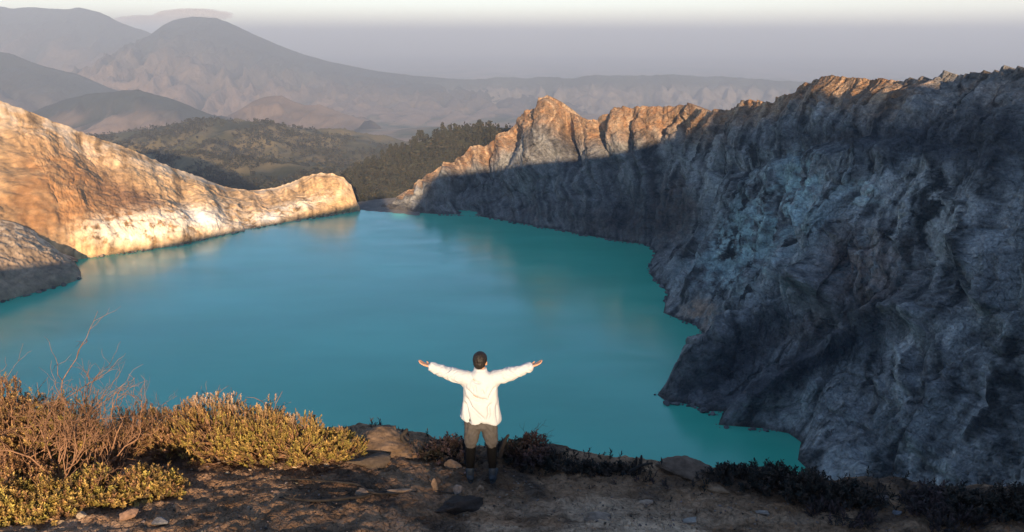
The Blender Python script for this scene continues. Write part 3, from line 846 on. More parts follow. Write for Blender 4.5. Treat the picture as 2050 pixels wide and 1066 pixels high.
PAL = {'gold': [(0.34, 0.225, 0.070), (0.22, 0.145, 0.05), (0.42, 0.28, 0.09), (0.13, 0.085, 0.04), (0.26, 0.14, 0.065), (0.33, 0.255, 0.065), (0.27, 0.215, 0.055)],
       'russet': [(0.27, 0.15, 0.065), (0.20, 0.105, 0.05), (0.33, 0.22, 0.08), (0.30, 0.17, 0.10)],
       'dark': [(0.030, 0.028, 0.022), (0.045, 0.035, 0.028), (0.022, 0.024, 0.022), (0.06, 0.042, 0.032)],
       'mauve': [(0.075, 0.050, 0.050), (0.055, 0.040, 0.038), (0.040, 0.034, 0.032)]}
def shrub(label, px, py, height, radius, n, style='heath', pal='gold', tip=None, group=None, seed=0, squash=0.75, sc=1.0, flat=0.15, base=None, name='shrub', twig=None, top_russet=0.0):
    rs = np.random.RandomState(seed + 100)
    g = on_ground(px, py) if base is None else np.array(base)
    n, sc = int(n * (1.95 if pal in ('gold', 'russet') else 1.15)), sc * (0.72 if pal in ('gold', 'russet') else 1.0)
    root = empty(name, g)
    tag(root, label, 'shrub', group)
    # lumpy dome of sprigs, denser outside
    d = rs.normal(size=(n, 3)); d[:, 2] = np.abs(d[:, 2]) + flat
    d /= np.linalg.norm(d, axis=1, keepdims=True)
    lump = 1 + 0.30 * noise3(d * 2.2 + seed * 3.1) + 0.16 * noise3(d * 5.0 + seed)
    rr = (rs.uniform(0.30, 1.0, n) ** 0.45) * lump
    pos = d * rr[:, None] * np.array((radius, radius * squash, height))
    gz = ground_z(g[0] + pos[:, 0], g[1] + pos[:, 1], False) - g[2]
    pos[:, 2] = np.maximum(pos[:, 2] * 0.86 + np.minimum(gz, 0.1) * 0.7, gz * 1.0 + 0.0)
    gap = noise3(pos * 4.5 + seed * 7.7) > -0.12
    pos, d, rr = pos[gap], d[gap], rr[gap]
    n = len(pos)
    dirs = d * 0.75 + np.array((0, 0, 0.75)) + rs.normal(size=(n, 3)) * 0.28
    palc = np.array(PAL[pal])
    cols = palc[rs.randint(0, len(palc), n)] * rs.uniform(0.75, 1.2, (n, 1))
    clump = noise3(pos * 3.0 + 31 + seed)
    if top_russet:
        rr_ = sstep(0.35, 0.9, pos[:, 2] / height + 0.5 * clump) * top_russet
        ru = np.array(PAL['russet'])[rs.randint(0, 4, n)]
        cols = cols + (ru - cols) * rr_[:, None]
    if tip is not None:
        t = sstep(0.70, 1.0, pos[:, 2] / height) * (rs.uniform(size=n) < 0.6)
        cols = cols + (np.array(tip) - cols) * (t * 0.85)[:, None]
    sc_ = rs.uniform(0.75, 1.35, n) * sc
    v, f, c = scatter(SPRIGS[style], pos, dirs, sc_, rs, cols)
    o = mesh_np('foliage', v, f, LEAF, root, smooth=False, col=c)
    o['kind'] = 'stuff'
    T = Tubes(4)
    for k in rs.choice(n, min(n, max(10, n // 11)), replace=False):
        if pos[k][2] < 0.45 * height: continue
        dd = d[k] * 0.5 + np.array((0, 0, 0.8)) + rs.normal(size=3) * 0.3
        pts, _ = crooked(rs, pos[k] - dd * 0.1, dd, rs.uniform(0.12, 0.34) * (0.5 + height), 4, 0.3)
        T.add(pts, np.linspace(0.0055, 0.002, 5))
    for k in rs.choice(n, min(n, max(16, n // 9)), replace=False):
        a = np.array((rs.normal() * 0.05 * radius, rs.normal() * 0.05, -0.03))
        b = pos[k]
        m = a * 0.5 + b * 0.5 + rs.normal(size=3) * 0.05 + np.array((0, 0, -0.05 * height))
        T.add([a, (a + m) / 2 + rs.normal(size=3) * 0.02, m, (m + b) / 2 + rs.normal(size=3) * 0.02, b], np.array((0.012, 0.010, 0.008, 0.006, 0.003)) * (0.6 + height))
    tw = T.build('branches', twig or (DARKTWIG if pal in ('dark', 'mauve') else TWIG), root)
    tw['kind'] = 'stuff'
    return root
def bare_shrub(label, px, py, height, n, seed, spread=0.6, mat=None, lean=(0, 0), r0=0.013, depth=3, group=None, base=None, name='bare_shrub'):
    rs = np.random.RandomState(seed + 500)
    g = on_ground(px, py) if base is None else np.array(base)
    root = empty(name, g)
    tag(root, label, 'shrub', group)
    for k in range(n):
        T = Tubes(4)
        az = rs.uniform(0, 2 * math.pi)
        d = np.array((math.cos(az) * spread + lean[0], math.sin(az) * spread * 0.6 + lean[1], 1.0))
        branching(rs, T, np.array((rs.normal() * 0.06, rs.normal() * 0.05, -0.05)), d, height * rs.uniform(0.42, 0.62), r0 * rs.uniform(0.7, 1.15), depth, 0.6, 0.26, 0.06)
        T.build('branch', mat or TWIG, root)
    return root
# gold heath on the sunny left
PALE = (0.62, 0.46, 0.34)
shrub('low golden green shrub at the right end of the sunlit bank, next to the boulder', 668, 912, 0.40, 0.42, 520, pal='gold', tip=(0.62, 0.46, 0.26), seed=1)
shrub('golden green shrub second from the boulder, with pale upright dry tips', 600, 912, 0.62, 0.55, 760, pal='gold', tip=PALE, seed=2, top_russet=0.35)
shrub('rounded shrub, olive below and russet above, in the middle of the sunlit bank', 525, 908, 0.78, 0.62, 900, pal='gold', tip=PALE, seed=3, top_russet=0.55)
shrub('russet topped shrub with dark gaps behind the bare patch of the sunlit bank', 440, 905, 0.80, 0.62, 850, pal='gold', tip=PALE, seed=4, top_russet=0.75)
shrub('russet shrub left of the middle of the bank, above the dark hollow', 355, 893, 0.66, 0.55, 620, pal='russet', seed=5, top_russet=0.8)
shrub('sparse russet shrub behind the dark hollow in the sunlit bank', 280, 880, 0.52, 0.46, 380, pal='russet', seed=6)
shrub('tall gold flecked shrub at the left edge behind the bare branches', 20, 935, 1.32, 0.66, 950, style='broad', pal='russet', seed=7, top_russet=0.5)
shrub('tall gold and brown shrub under the tallest bare branches', 125, 930, 1.12, 0.62, 850, style='broad', pal='gold', seed=8, top_russet=0.45)
shrub('brown twiggy shrub left of the dark hollow', 215, 925, 0.78, 0.40, 330, style='thin', pal='russet', seed=9)
shrub('bright yellow green bush lowest in the left corner', 10, 1032, 0.42, 0.48, 560, style='broad', pal='gold', seed=10, sc=1.15)
shrub('bright yellow green bush second from the left corner, by pale stones', 100, 1022, 0.40, 0.44, 520, style='broad', pal='gold', seed=11, sc=1.15)
shrub('yellow green bush with open twigs in front of the dark hollow', 195, 1005, 0.38, 0.42, 430, style='broad', pal='gold', seed=12, sc=1.15)
shrub('yellow green bush at the foot of the bank beside the shade edge', 300, 990, 0.34, 0.40, 420, style='broad', pal='gold', seed=13, sc=1.1)
shrub('brown and gold bush between the left corner and the bare branches', 50, 985, 0.50, 0.50, 460, style='broad', pal='russet', seed=14)
bare_shrub('tallest bare branching shrub, pinkish brown, in front of the turquoise water', 118, 985, 1.95, 6, 1, 0.42, lean=(0.05, 0))
bare_shrub('bare branching shrub cut by the left edge of the picture', 12, 985, 2.05, 6, 2, 0.45, lean=(-0.08, 0))
bare_shrub('leaning bare shrub with crooked forked twigs right of the tallest one', 175, 965, 1.45, 5, 3, 0.55, lean=(0.28, 0))
bare_shrub('low grey bare shrub with curling twigs inside the dark hollow', 185, 1000, 0.78, 4, 4, 0.7, r0=0.011)
bare_shrub('bare shrub with arching dry stems above the dark hollow', 262, 900, 0.72, 5, 5, 0.7, r0=0.011)
bare_shrub('two dry twigs sticking up from the russet topped shrub', 400, 885, 0.86, 2, 6, 0.35, r0=0.010, depth=2)
bare_shrub('forked pale dry twig on the crest of the sunlit bank', 478, 890, 1.00, 2, 7, 0.25, r0=0.010, depth=2)
bare_shrub('dry twig with two prongs above the middle of the bank', 535, 890, 0.92, 2, 8, 0.3, r0=0.010, depth=2, lean=(0.12, 0))
bare_shrub('slender bare shrub with many fine twigs at the far left, between two thicker ones', 70, 960, 1.55, 6, 9, 0.6, r0=0.009)
bare_shrub('tangle of fine dry twigs over the dark hollow, right of the leaning bare shrub', 232, 950, 1.05, 7, 10, 0.8, r0=0.008)
bare_shrub('fine dry twigs rising from the middle of the golden bank', 350, 900, 0.95, 5, 11, 0.6, r0=0.007)
# dark plants in the shade along the edge
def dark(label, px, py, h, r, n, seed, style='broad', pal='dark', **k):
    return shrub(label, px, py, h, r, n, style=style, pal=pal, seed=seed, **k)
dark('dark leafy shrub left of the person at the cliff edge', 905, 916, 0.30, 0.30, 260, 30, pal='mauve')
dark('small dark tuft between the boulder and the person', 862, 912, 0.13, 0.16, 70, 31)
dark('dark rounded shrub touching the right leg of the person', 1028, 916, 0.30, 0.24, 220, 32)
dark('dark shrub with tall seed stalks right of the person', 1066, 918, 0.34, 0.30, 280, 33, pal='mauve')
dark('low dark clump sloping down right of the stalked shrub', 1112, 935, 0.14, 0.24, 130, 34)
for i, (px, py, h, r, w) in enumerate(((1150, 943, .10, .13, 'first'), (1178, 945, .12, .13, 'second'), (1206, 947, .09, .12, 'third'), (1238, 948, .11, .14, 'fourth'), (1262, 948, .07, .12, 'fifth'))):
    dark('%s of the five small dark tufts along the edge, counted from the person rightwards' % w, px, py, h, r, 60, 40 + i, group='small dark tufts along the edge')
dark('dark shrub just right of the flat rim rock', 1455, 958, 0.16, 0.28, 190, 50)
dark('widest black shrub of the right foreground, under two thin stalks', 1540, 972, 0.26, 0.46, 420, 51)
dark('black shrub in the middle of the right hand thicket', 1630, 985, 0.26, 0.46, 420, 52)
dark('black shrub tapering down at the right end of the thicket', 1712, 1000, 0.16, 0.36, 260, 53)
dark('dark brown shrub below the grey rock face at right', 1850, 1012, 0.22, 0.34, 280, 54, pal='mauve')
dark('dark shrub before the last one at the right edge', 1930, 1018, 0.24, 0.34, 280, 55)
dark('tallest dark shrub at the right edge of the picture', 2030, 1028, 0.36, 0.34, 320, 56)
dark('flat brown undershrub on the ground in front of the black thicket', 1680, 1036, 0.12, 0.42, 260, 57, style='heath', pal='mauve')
dark('flat brown undershrub on the ground at the lower right', 1890, 1046, 0.14, 0.46, 260, 58, style='heath', pal='mauve')
bare_shrub('thin dark forked stalks rising left of the trousers', 925, 905, 0.55, 2, 20, 0.25, DARKTWIG, r0=0.0065, depth=2)
bare_shrub('thin dark stalks rising right of the person against the water', 1062, 905, 0.62, 3, 21, 0.3, DARKTWIG, r0=0.0065, depth=2)
bare_shrub('fine dark stalks on the boulder crest by the golden shrub', 742, 872, 0.26, 3, 22, 0.4, DARKTWIG, r0=0.005, depth=1)
bare_shrub('two thin dark stalks standing over the widest black shrub', 1512, 955, 0.42, 2, 23, 0.25, DARKTWIG, r0=0.007, depth=1)
bare_shrub('dead black bush standing up against the grey rock at right', 1788, 1018, 0.44, 3, 24, 0.3, DARKTWIG, r0=0.010, depth=2)
bare_shrub('thin curved stalk on the flat rim rock', 1338, 935, 0.20, 1, 25, 0.2, DARKTWIG, r0=0.006, depth=0)
bare_shrub('little dark twig standing near the fourth tuft', 1222, 938, 0.24, 2, 26, 0.2, DARKTWIG, r0=0.005, depth=1)

# ------------------------------------------------------------------ dead stubs and roots
def stub(label, pieces, name, mat=DARKTWIG):
    g = pieces[0][0][0]
    root = empty(name, g)
    tag(root, label, name.replace('_', ' '))
    for pts, r in pieces:
        T = Tubes(7)
        p = np.array(pts) - g
        q = np.stack([np.interp(np.linspace(0, len(p) - 1, 5 * len(p)), np.arange(len(p)), p[:, k]) for k in range(3)], -1)
        q = smooth1(q, 3)
        rr = np.interp(np.linspace(0, len(p) - 1, len(q)), np.arange(len(p)), r)
        rr = rr * (1 + 0.25 * noise3(q * 14)); rr[-1] *= 0.3
        T.add(q + 0.01 * np.stack([noise3(q * 9), noise3(q * 9 + 5), 0 * rr], -1), rr)
        T.build('limb', mat, root)
    return root
def vpts(Y, *pp):
    return [at_y(a, b, Y) for a, b in pp]
stub('black hooked dead stump standing at the edge beside the boulder', [(vpts(9.75, (828, 915), (822, 895), (806, 882), (802, 872), (812, 866), (816, 859)), (.035, .03, .03, .028, .03, .022)),
      (vpts(9.8, (824, 908), (826, 892), (824, 884)), (.03, .024, .018))], 'dead_stump')
stub('short black stick poking up left of the leafy shrub', [(vpts(9.7, (876, 912), (868, 895), (861, 881)), (.018, .014, .012)), (vpts(9.7, (845, 912), (841, 900), (838, 896)), (.014, .012, .008))], 'dead_stick')
stub('black stick leaning beside the right leg of the person', [(vpts(9.6, (1000, 915), (1008, 888), (1019, 870)), (.03, .028, .02))], 'dead_stick')
stub('twin pronged black root sticking up beside the flat rim rock', [(vpts(9.45, (1268, 948), (1273, 925), (1275, 914)), (.022, .02, .014)), (vpts(9.45, (1280, 948), (1283, 920), (1285, 911)), (.022, .018, .012)), (vpts(9.4, (1262, 944), (1290, 930), (1308, 927)), (.022, .02, .012))], 'dead_root')
def lying(label, pp, r, lift=0.02, name='root'):
    pts = [on_ground(*q) + np.array((0, 0, lift)) for q in pp]
    return stub(label, [(pts, r)], name)
lying('long thin black root snaking over the ground at lower left', ((560, 962), (620, 964), (690, 970), (722, 975), (745, 992), (790, 992), (838, 988)), (.008, .012, .013, .015, .014, .012, .006))
lying('black stick lying below the snaking root', ((560, 1000), (640, 1008), (720, 1000), (775, 988), (800, 984)), (.01, .016, .018, .014, .006), name='stick')
lying('short dead stick lying near the person\'s feet', ((870, 985), (900, 992), (925, 990)), (.008, .010, .006), name='stick')

# ------------------------------------------------------------------ boulders and stones
def ico(sub):
    import bmesh
    bm = bmesh.new(); bmesh.ops.create_icosphere(bm, subdivisions=sub, radius=1.0)
    bm.verts.ensure_lookup_table()
    v = np.array([p.co[:] for p in bm.verts]); f = np.array([[p.index for p in q.verts] for q in bm.faces])
    bm.free()
    return v, f
ICO = {k: ico(k) for k in (2, 3, 5)}
STONE = rock_mat('weathered_stone', ((6.0, 0.03), (30.0, 0.012)), 0.4, 0.9, 9.0)
def rock_arrays(seed, size, sub=3, facet=0.25, strata=0.0):
    v, f = ICO[sub]
    v = v.copy()
    rs = np.random.RandomState(seed)
    for _ in range(16):
        n = rs.normal(size=3); n /= np.linalg.norm(n)
        h = rs.uniform(0.42, 0.85)
        d = v @ n - h
        v = v - np.where(d > 0, d, 0)[:, None] * n * 0.85
    v = v * (1 + facet * 0.5 * fbm(v * 1.6 + seed, 3))[:, None]
    if strata: v[:, :2] *= (1 + strata * ridged(np.stack([0 * v[:, 0], v[:, 0] * 0.4, v[:, 2] * 3.5 + 0.5 * v[:, 0]], -1), 3))[:, None]
    v = v * (1 + 0.07 * fbm(v * 5 + seed, 4))[:, None]
    return v * np.array(size), f
def rock(name, label, pos, size, seed, rgb, sub=3, sink=0.35, rz=0.0, strata=0.0, group=None, cat='stone', facet=0.25):
    v, f = rock_arrays(seed, size, sub, facet, strata)
    n = fbm(v / max(size) * 3 + seed, 4)
    c = np.array(rgb) * (1 + 0.35 * n)[:, None]
    o = mesh_np(name, v, f, STONE, col=c, smooth=sub > 3)
    o.location = (pos[0], pos[1], pos[2] + size[2] * (1 - 2 * sink) * 0.9)
    o.rotation_euler = (0, 0, rz)
    return tag(o, label, cat, group)
p = on_ground(752, 900)
rock('boulder', 'large layered brown boulder at the edge beside the golden shrub', p + np.array((0.02, 0.15, -0.02)), (0.60, 0.38, 0.20), 4, (0.17, 0.115, 0.075), 5, 0.36, -0.15, 0.10, cat='boulder')
p = on_ground(1372, 948)
rock('boulder', 'low flat brown boulder on the rim right of the black root', p + np.array((0, 0.05, 0)), (0.40, 0.28, 0.115), 9, (0.13, 0.088, 0.062), 5, 0.36, 0.1, 0.06, cat='boulder')
rock('boulder', 'flat dark brown ledge of rock under the layered boulder', on_ground(745, 925), (0.40, 0.2, 0.10), 12, (0.10, 0.075, 0.055), 3, 0.4, 0.2, 0.08, cat='boulder')
rock('stone', 'brown stone half buried behind the left boot of the person', on_ground(905, 935), (0.14, 0.10, 0.09), 15, (0.22, 0.15, 0.10))
rock('stone', 'sunlit orange stone standing left of the round grey one', on_ground(870, 984), (0.055, 0.05, 0.10), 16, (0.40, 0.26, 0.16), sink=0.15)
rock('stone', 'round speckled grey stone just behind the person\'s boots', on_ground(918, 988), (0.085, 0.07, 0.085), 17, (0.22, 0.18, 0.15), sink=0.2)
rock('stone', 'small stone with a sunlit top at the heel of the right boot', on_ground(962, 984), (0.05, 0.04, 0.07), 18, (0.38, 0.25, 0.16), sink=0.15)
rock('earth_mound', 'dark mound of crumbled earth right behind the person\'s feet', on_ground(930, 1018), (0.36, 0.22, 0.13), 19, (0.050, 0.038, 0.032), 5, 0.42, 0.3, cat='mound', facet=0.6)
rock('stone', 'pale long stone lying at the tip of the snaking root', on_ground(800, 985), (0.22, 0.05, 0.04), 20, (0.28, 0.20, 0.14), rz=0.25)
rock('stone', 'buff stone under the bend of the snaking root', on_ground(730, 990), (0.13, 0.10, 0.07), 21, (0.24, 0.17, 0.12))
rock('stone', 'brown stone below the yellow green bushes beside the shade edge', on_ground(255, 1036), (0.13, 0.10, 0.09), 22, (0.26, 0.16, 0.11))
rock('stone', 'pale stone at the foot of the second bush from the left corner', on_ground(120, 1048), (0.07, 0.05, 0.03), 23, (0.36, 0.27, 0.19))
rock('stone', 'whitest stone at the foot of the open twigged bush', on_ground(165, 1034), (0.07, 0.05, 0.045), 24, (0.42, 0.33, 0.24))
rock('stone', 'broad pale stone at the bottom edge of the picture on the sunny side', on_ground(60, 1062), (0.14, 0.09, 0.05), 25, (0.32, 0.23, 0.16))
rock('stone', 'grey stone in the shade at the bottom left', on_ground(320, 1048), (0.12, 0.08, 0.05), 26, (0.14, 0.14, 0.15))
for i, (px, py, s, w) in enumerate(((455, 948, .05, 'leftmost'), (500, 942, .045, 'second'), (545, 940, .055, 'third'), (590, 937, .07, 'fourth'), (622, 933, .06, 'fifth'), (655, 932, .07, 'rightmost'))):
    rock('stone', '%s pale sunlit stone of the row at the foot of the golden shrubs' % w, on_ground(px, py), (s * .75, s * .5, s * .34), 30 + i, (0.50, 0.38, 0.26), group='pale stones at the foot of the golden shrubs')
rock('stone', 'buff half buried slab in the lower right path', on_ground(1290, 1010), (0.13, 0.09, 0.035), 41, (0.30, 0.21, 0.15))
rock('stone', 'large buff swelling rock at the bottom right of the middle', on_ground(1195, 1040), (0.20, 0.13, 0.06), 42, (0.27, 0.20, 0.15), 5)
rock('stone', 'grey white flat stone at the bottom of the path', on_ground(1385, 1045), (0.16, 0.08, 0.03), 43, (0.30, 0.26, 0.22), rz=0.1)
rock('stone', 'pale flat stone in the path, farthest right of the bare ground', on_ground(1530, 1028), (0.13, 0.07, 0.03), 44, (0.28, 0.23, 0.19), rz=-0.1)
rock('stone', 'pinkish grey stone showing between the thicket and the dead black bush', on_ground(1765, 1005), (0.09, 0.07, 0.08), 45, (0.17, 0.14, 0.13))
rock('stone', 'bluish grey stone at the foot of the dead black bush', on_ground(1795, 1030), (0.08, 0.06, 0.05), 46, (0.14, 0.14, 0.15))
rock('stone', 'bluish grey stone among the dark shrubs at the right edge', on_ground(1995, 1032), (0.09, 0.07, 0.06), 47, (0.12, 0.115, 0.12))
rock('stone', 'brown ledge stone below the flat rim rock', on_ground(1440, 985), (0.22, 0.10, 0.05), 48, (0.24, 0.15, 0.09), rz=-0.3)

def build_gravel():
    rs = np.random.RandomState(77)
    n = 9000
    base = [rock_arrays(200 + k, (1, 0.8, 0.6), 2) for k in range(5)]
    V, Fc, C, k = [], [], [], 0
    xs = rs.uniform(-6.5, 7.5, n); ys = rs.uniform(7.2, 10.0, n)
    dens = fbm(np.stack([xs * 0.9, ys * 1.4, 0 * xs], -1), 3)
    keep = (rs.uniform(-0.7, 0.5, n) < dens) & (ys < np.interp(xs, EX, EY) + 0.1)
    xs, ys = xs[keep], ys[keep]
    zs = ground_z(xs, ys)
    sz = 0.006 + 0.022 * rs.uniform(size=len(xs)) ** 4
    for i in range(len(xs)):
        v, f = base[i % 5]
        a = rs.uniform(0, 6.28); ca, sa = math.cos(a), math.sin(a)
        q = v * sz[i]
        q = np.stack([q[:, 0] * ca - q[:, 1] * sa, q[:, 0] * sa + q[:, 1] * ca, q[:, 2]], -1) + (xs[i], ys[i], zs[i] + 0.1 * sz[i])
        V.append(q); Fc.append(f + k); k += len(v)
        C.append(np.tile(np.array((0.15, 0.12, 0.10)) * rs.uniform(0.3, 1.7) * np.array((1, rs.uniform(.9, 1.05), rs.uniform(.8, 1.1))), (len(v), 1)))
    o = mesh_np('gravel', np.concatenate(V), np.concatenate(Fc), STONE, col=np.concatenate(C), smooth=False)
    tag(o, 'scattered gravel and small pebbles over the dark trodden earth', 'gravel', kind='stuff')
build_gravel()
def build_litter():
    """short dry stems and crumbs of dead heath over the ground"""
    rs = np.random.RandomState(78)
    n = 2600
    xs = rs.uniform(-6.5, 7.5, n); ys = rs.uniform(7.2, 10.0, n)
    dens = fbm(np.stack([xs * 0.8 + 9, ys * 1.6, 0 * xs], -1), 3)
    keep = (rs.uniform(-0.9, 0.4, n) < dens) & (ys < np.interp(xs, EX, EY) + 0.15)
    xs, ys = xs[keep], ys[keep]
    pos = np.stack([xs, ys, ground_z(xs, ys) - 0.01], -1)
    dirs = rs.normal(size=pos.shape); dirs[:, 2] = np.abs(dirs[:, 2]) * 0.6 + 0.15
    pal = np.array(((0.06, 0.045, 0.035), (0.12, 0.08, 0.05), (0.03, 0.026, 0.024), (0.17, 0.12, 0.08)))
    v, f, c = scatter(SPRIGS['thin'], pos, dirs, rs.uniform(0.25, 0.6, len(pos)), rs, pal[rs.randint(0, 4, len(pos))])
    rs = np.random.RandomState(79)
    n = 1500
    xe = rs.uniform(-2.6, 7.5, n); ye_ = np.interp(xe, EX, EY) + rs.normal(size=n) * 0.26 - 0.05
    kp = fbm(np.stack([xe * 2.2, 0 * xe, 0 * xe + 4], -1), 3) + rs.uniform(-.3, .3, n) > -0.12
    xe, ye_ = xe[kp], ye_[kp]
    pe = np.stack([xe, ye_, ground_z(xe, ye_) - 0.02], -1)
    de = rs.normal(size=pe.shape) * 0.5; de[:, 2] = 1
    v2, f2, c2 = scatter(SPRIGS['heath'], pe, de, 0.35 + 1.3 * rs.uniform(size=len(pe)) ** 2.5, rs, np.array(PAL['dark'] + PAL['mauve'])[rs.randint(0, 7, len(pe))])
    f = np.concatenate([f, f2 + len(v)]); v = np.concatenate([v, v2]); c = np.concatenate([c, c2])
    o = mesh_np('dead_undergrowth', v, f, LEAF, col=c, smooth=False)
    tag(o, 'dead stems and crumbs of heath littering the ground', 'undergrowth', kind='stuff')
build_litter()

def build_rubble():
    rs = np.random.RandomState(61)
    base = [rock_arrays(260 + k, (1, 0.85, 0.7), 2) for k in range(6)]
    V, Fc, C, k = [], [], [], 0
    for line, num, rgb in (([a for a, b in RW][2:-1], 520, (0.13, 0.12, 0.115)), ([a for a, b in LW][1:], 260, (0.36, 0.26, 0.17)), ([(0, 607), (80, 586), (120, 575), (150, 566), (164, 558)], 60, (0.18, 0.14, 0.11))):
        B = np.array([at_z(a[0], a[1], 0) for a in line])
        L = np.concatenate([[0], np.cumsum(np.linalg.norm(np.diff(B, axis=0), axis=1))])
        t = rs.uniform(0, L[-1], num)
        t = t[noise3(np.stack([t / 25, 0 * t, 0 * t + 3], -1)) > -0.15]
        for q in t:
            p = np.array([np.interp(q, L, B[:, c]) for c in range(3)]) + rs.normal(size=3) * np.array((1.0, 1.0, 0)) + np.array((1.6 if rgb[0] == 0.13 else -1.0, 0, 0))
            s = 0.5 + 2.6 * rs.uniform() ** 3
            v, f = base[rs.randint(6)]
            a = rs.uniform(0, 6.28); ca, sa = math.cos(a), math.sin(a)
            w = v * s
            V.append(np.stack([w[:, 0] * ca - w[:, 1] * sa, w[:, 0] * sa + w[:, 1] * ca, w[:, 2]], -1) + (p[0], p[1], 0.15 * s)); Fc.append(f + k); k += len(v)
            C.append(np.tile(np.array(rgb) * rs.uniform(0.5, 1.5), (len(v), 1)))
    o = mesh_np('shore_rubble', np.concatenate(V), np.concatenate(Fc), STONE, col=np.concatenate(C), smooth=False)
    tag(o, 'fallen rubble lying along the waterline of the lake', 'rubble', kind='stuff')
build_rubble()

# ------------------------------------------------------------------ trees beyond the crater
BARK = plain_mat('tree_bark', (0.10, 0.075, 0.055), 0.9, 0.3, 3)
def crown_arrays(seed, h, w, n=170, cs=1.0):
    rs = np.random.RandomState(seed)
    t = rs.uniform(0.16, 1.0, n)
    prof = (0.35 + 0.75 * np.sin(np.pi * np.clip((t - 0.08) / 1.0, 0, 1)) ** 0.7) * (1.0 - 0.2 * t)
    az = rs.uniform(0, 2 * np.pi, n) ; lob = 1 + 0.45 * noise3(np.stack([np.cos(az) * 1.3, np.sin(az) * 1.3, t * 5 + seed], -1))
    r = w * prof * lob * rs.uniform(0.25, 1, n) ** 0.5
    c = np.stack([r * np.cos(az), r * np.sin(az), t * h], -1)
    s = rs.uniform(0.05, 0.105, n) * h * cs
    V, Fc = [], []
    for i in range(n):
        for q in range(2):
            a = rs.normal(size=3); a /= np.linalg.norm(a)
            b = np.cross(a, rs.normal(size=3)); b /= np.linalg.norm(b)
            k = len(V)
            V += [c[i] + a * s[i], c[i] + b * s[i] * 0.55, c[i] - a * s[i] * 0.8, c[i] - b * s[i] * 0.6]
            Fc.append((k, k + 1, k + 2, k + 3))
    col = np.array((0.028, 0.029, 0.019)) * rs.uniform(0.6, 1.5, (n, 1)) + np.array((0.022, 0.011, 0.003)) * (rs.uniform(size=(n, 1)) < 0.25)
    return np.array(V), np.array(Fc), np.repeat(col, 8, 0)
def build_trees():
    bpy.context.view_layer.update()
    dg = bpy.context.evaluated_depsgraph_get()
    def ground(obj, x, y):
        ok, loc, nrm, idx = obj.ray_cast(Vector((x, y, 2000)), Vector((0, 0, -1)))
        return loc.z if ok else None
    protos = []
    for k, (h, w) in enumerate(((13, 3.4), (15, 3.6), (11, 3.6), (14, 4.6), (17, 3.8), (10, 3.6))):
        v, f, c = crown_arrays(300 + k, h, w)
        cm = mesh_np('crown', v, f, LEAF, smooth=False, col=c, linked=False)
        T = Tubes(5)
        T.add([(0, 0, -1.5), (0.1, 0, h * 0.3), (0.15, 0.1, h * 0.65), (0.1, 0.05, h * 0.95)], (0.38, 0.28, 0.18, 0.05))
        tv, tf = T.arrays()
        tm = mesh_np('trunk', tv, tf, BARK, linked=False)
        protos.append((cm, tm))
    rs = np.random.RandomState(5)
    placed = []
    def place(obj, x, y, k, label, group, s):
        z = ground(obj, x, y)
        if z is None: return False
        root = empty('pine_tree', (x, y, z), rs.uniform(0, 6.28))
        root.scale = (s, s, s)
        tag(root, label, 'tree', group)
        for src in protos[k]:
            c = src.copy(); COL.objects.link(c); c.parent = root
        return True
    hill = HILLS[2]
    # the slope itself, thickest on its left shoulder and crest
    n = 0; tries = 0
    while n < 225 and tries < 9000:
        tries += 1
        Y = rs.uniform(1015, 1215)
        px = rs.uniform(688, 1010)
        x = (px - 1025) / F * Y * 0.985
        z = ground(hill, x, Y)
        if z is None: continue
        qx, qy = project(np.array((x, Y, z)))
        if noise3(np.array((x / 28, Y / 28, 3.0))) < -0.25: continue
        ok = all((x - a) ** 2 + (Y - b) ** 2 > 5.5 ** 2 for a, b in placed)
        if not ok: continue
        k = rs.randint(0, 6)
        if place(hill, x, Y, k, ('dark pine tree standing along the skyline of the hillside behind the lake outlet' if qy < 318 - (qx - 745) * 0.22 else 'dark pine tree low on the shaded foot of the hillside behind the lake outlet' if qy > 365 else 'dark pine tree growing half way up the hillside behind the lake outlet'), 'pines on the hillside behind the outlet', rs.uniform(0.7, 1.1)):
            placed.append((x, Y)); n += 1
    hill = HILLS[1]
    n = 0; tries = 0
    while n < 60 and tries < 3000:
        tries += 1
        Y = rs.uniform(1190, 1420); px = rs.uniform(380, 700)
        x = (px - 1025) / F * Y * 0.985
        if any((x - a) ** 2 + (Y - b) ** 2 < 8 ** 2 for a, b in placed): continue
        if place(hill, x, Y, rs.randint(0, 6), 'dark pine tree showing just above the ridge line of the sunlit wall', 'pines behind the sunlit ridge', rs.uniform(0.7, 1.15)):
            placed.append((x, Y)); n += 1
    # the rest of the woods reads as one mass
    rs = np.random.RandomState(8)
    V, Fc, C, k = [], [], [], 0
    low = [crown_arrays(400 + q, 10, 4.5, 8, 3.2) for q in range(6)]
    for obj, num, s0 in ((HILLS[2], 1500, 0.95), (HILLS[1], 5200, 0.9), (HILLS[0], 6500, 1.1)):
        G = GRIDS[obj.name]
        n, m = G.shape[:2]
        i, j = rs.randint(0, n - 1, num * 2), rs.randint(m // 3 - 6, m - 1, num * 2)
        a, b = rs.uniform(size=(num * 2, 1)), rs.uniform(size=(num * 2, 1))
        Q = (G[i, j] * (1 - a) + G[i + 1, j] * a) * (1 - b) + (G[i, j + 1] * (1 - a) + G[i + 1, j + 1] * a) * b
        Q = Q[noise3(Q * np.array((1, 1, 0)) / 130.0 + 1) + rs.uniform(-.2, .2, len(Q)) > -0.12][:num]
        for q in Q:
            v, f, c = low[rs.randint(6)]
            V.append(v * (s0 * rs.uniform(0.5, 1.3)) + (q - (0, 0, 1.0))); Fc.append(f + k); C.append(c * rs.uniform(0.6, 1.4)); k += len(v)
    o = mesh_np('woods', np.concatenate(V), np.concatenate(Fc), LEAF, smooth=False, col=np.concatenate(C))
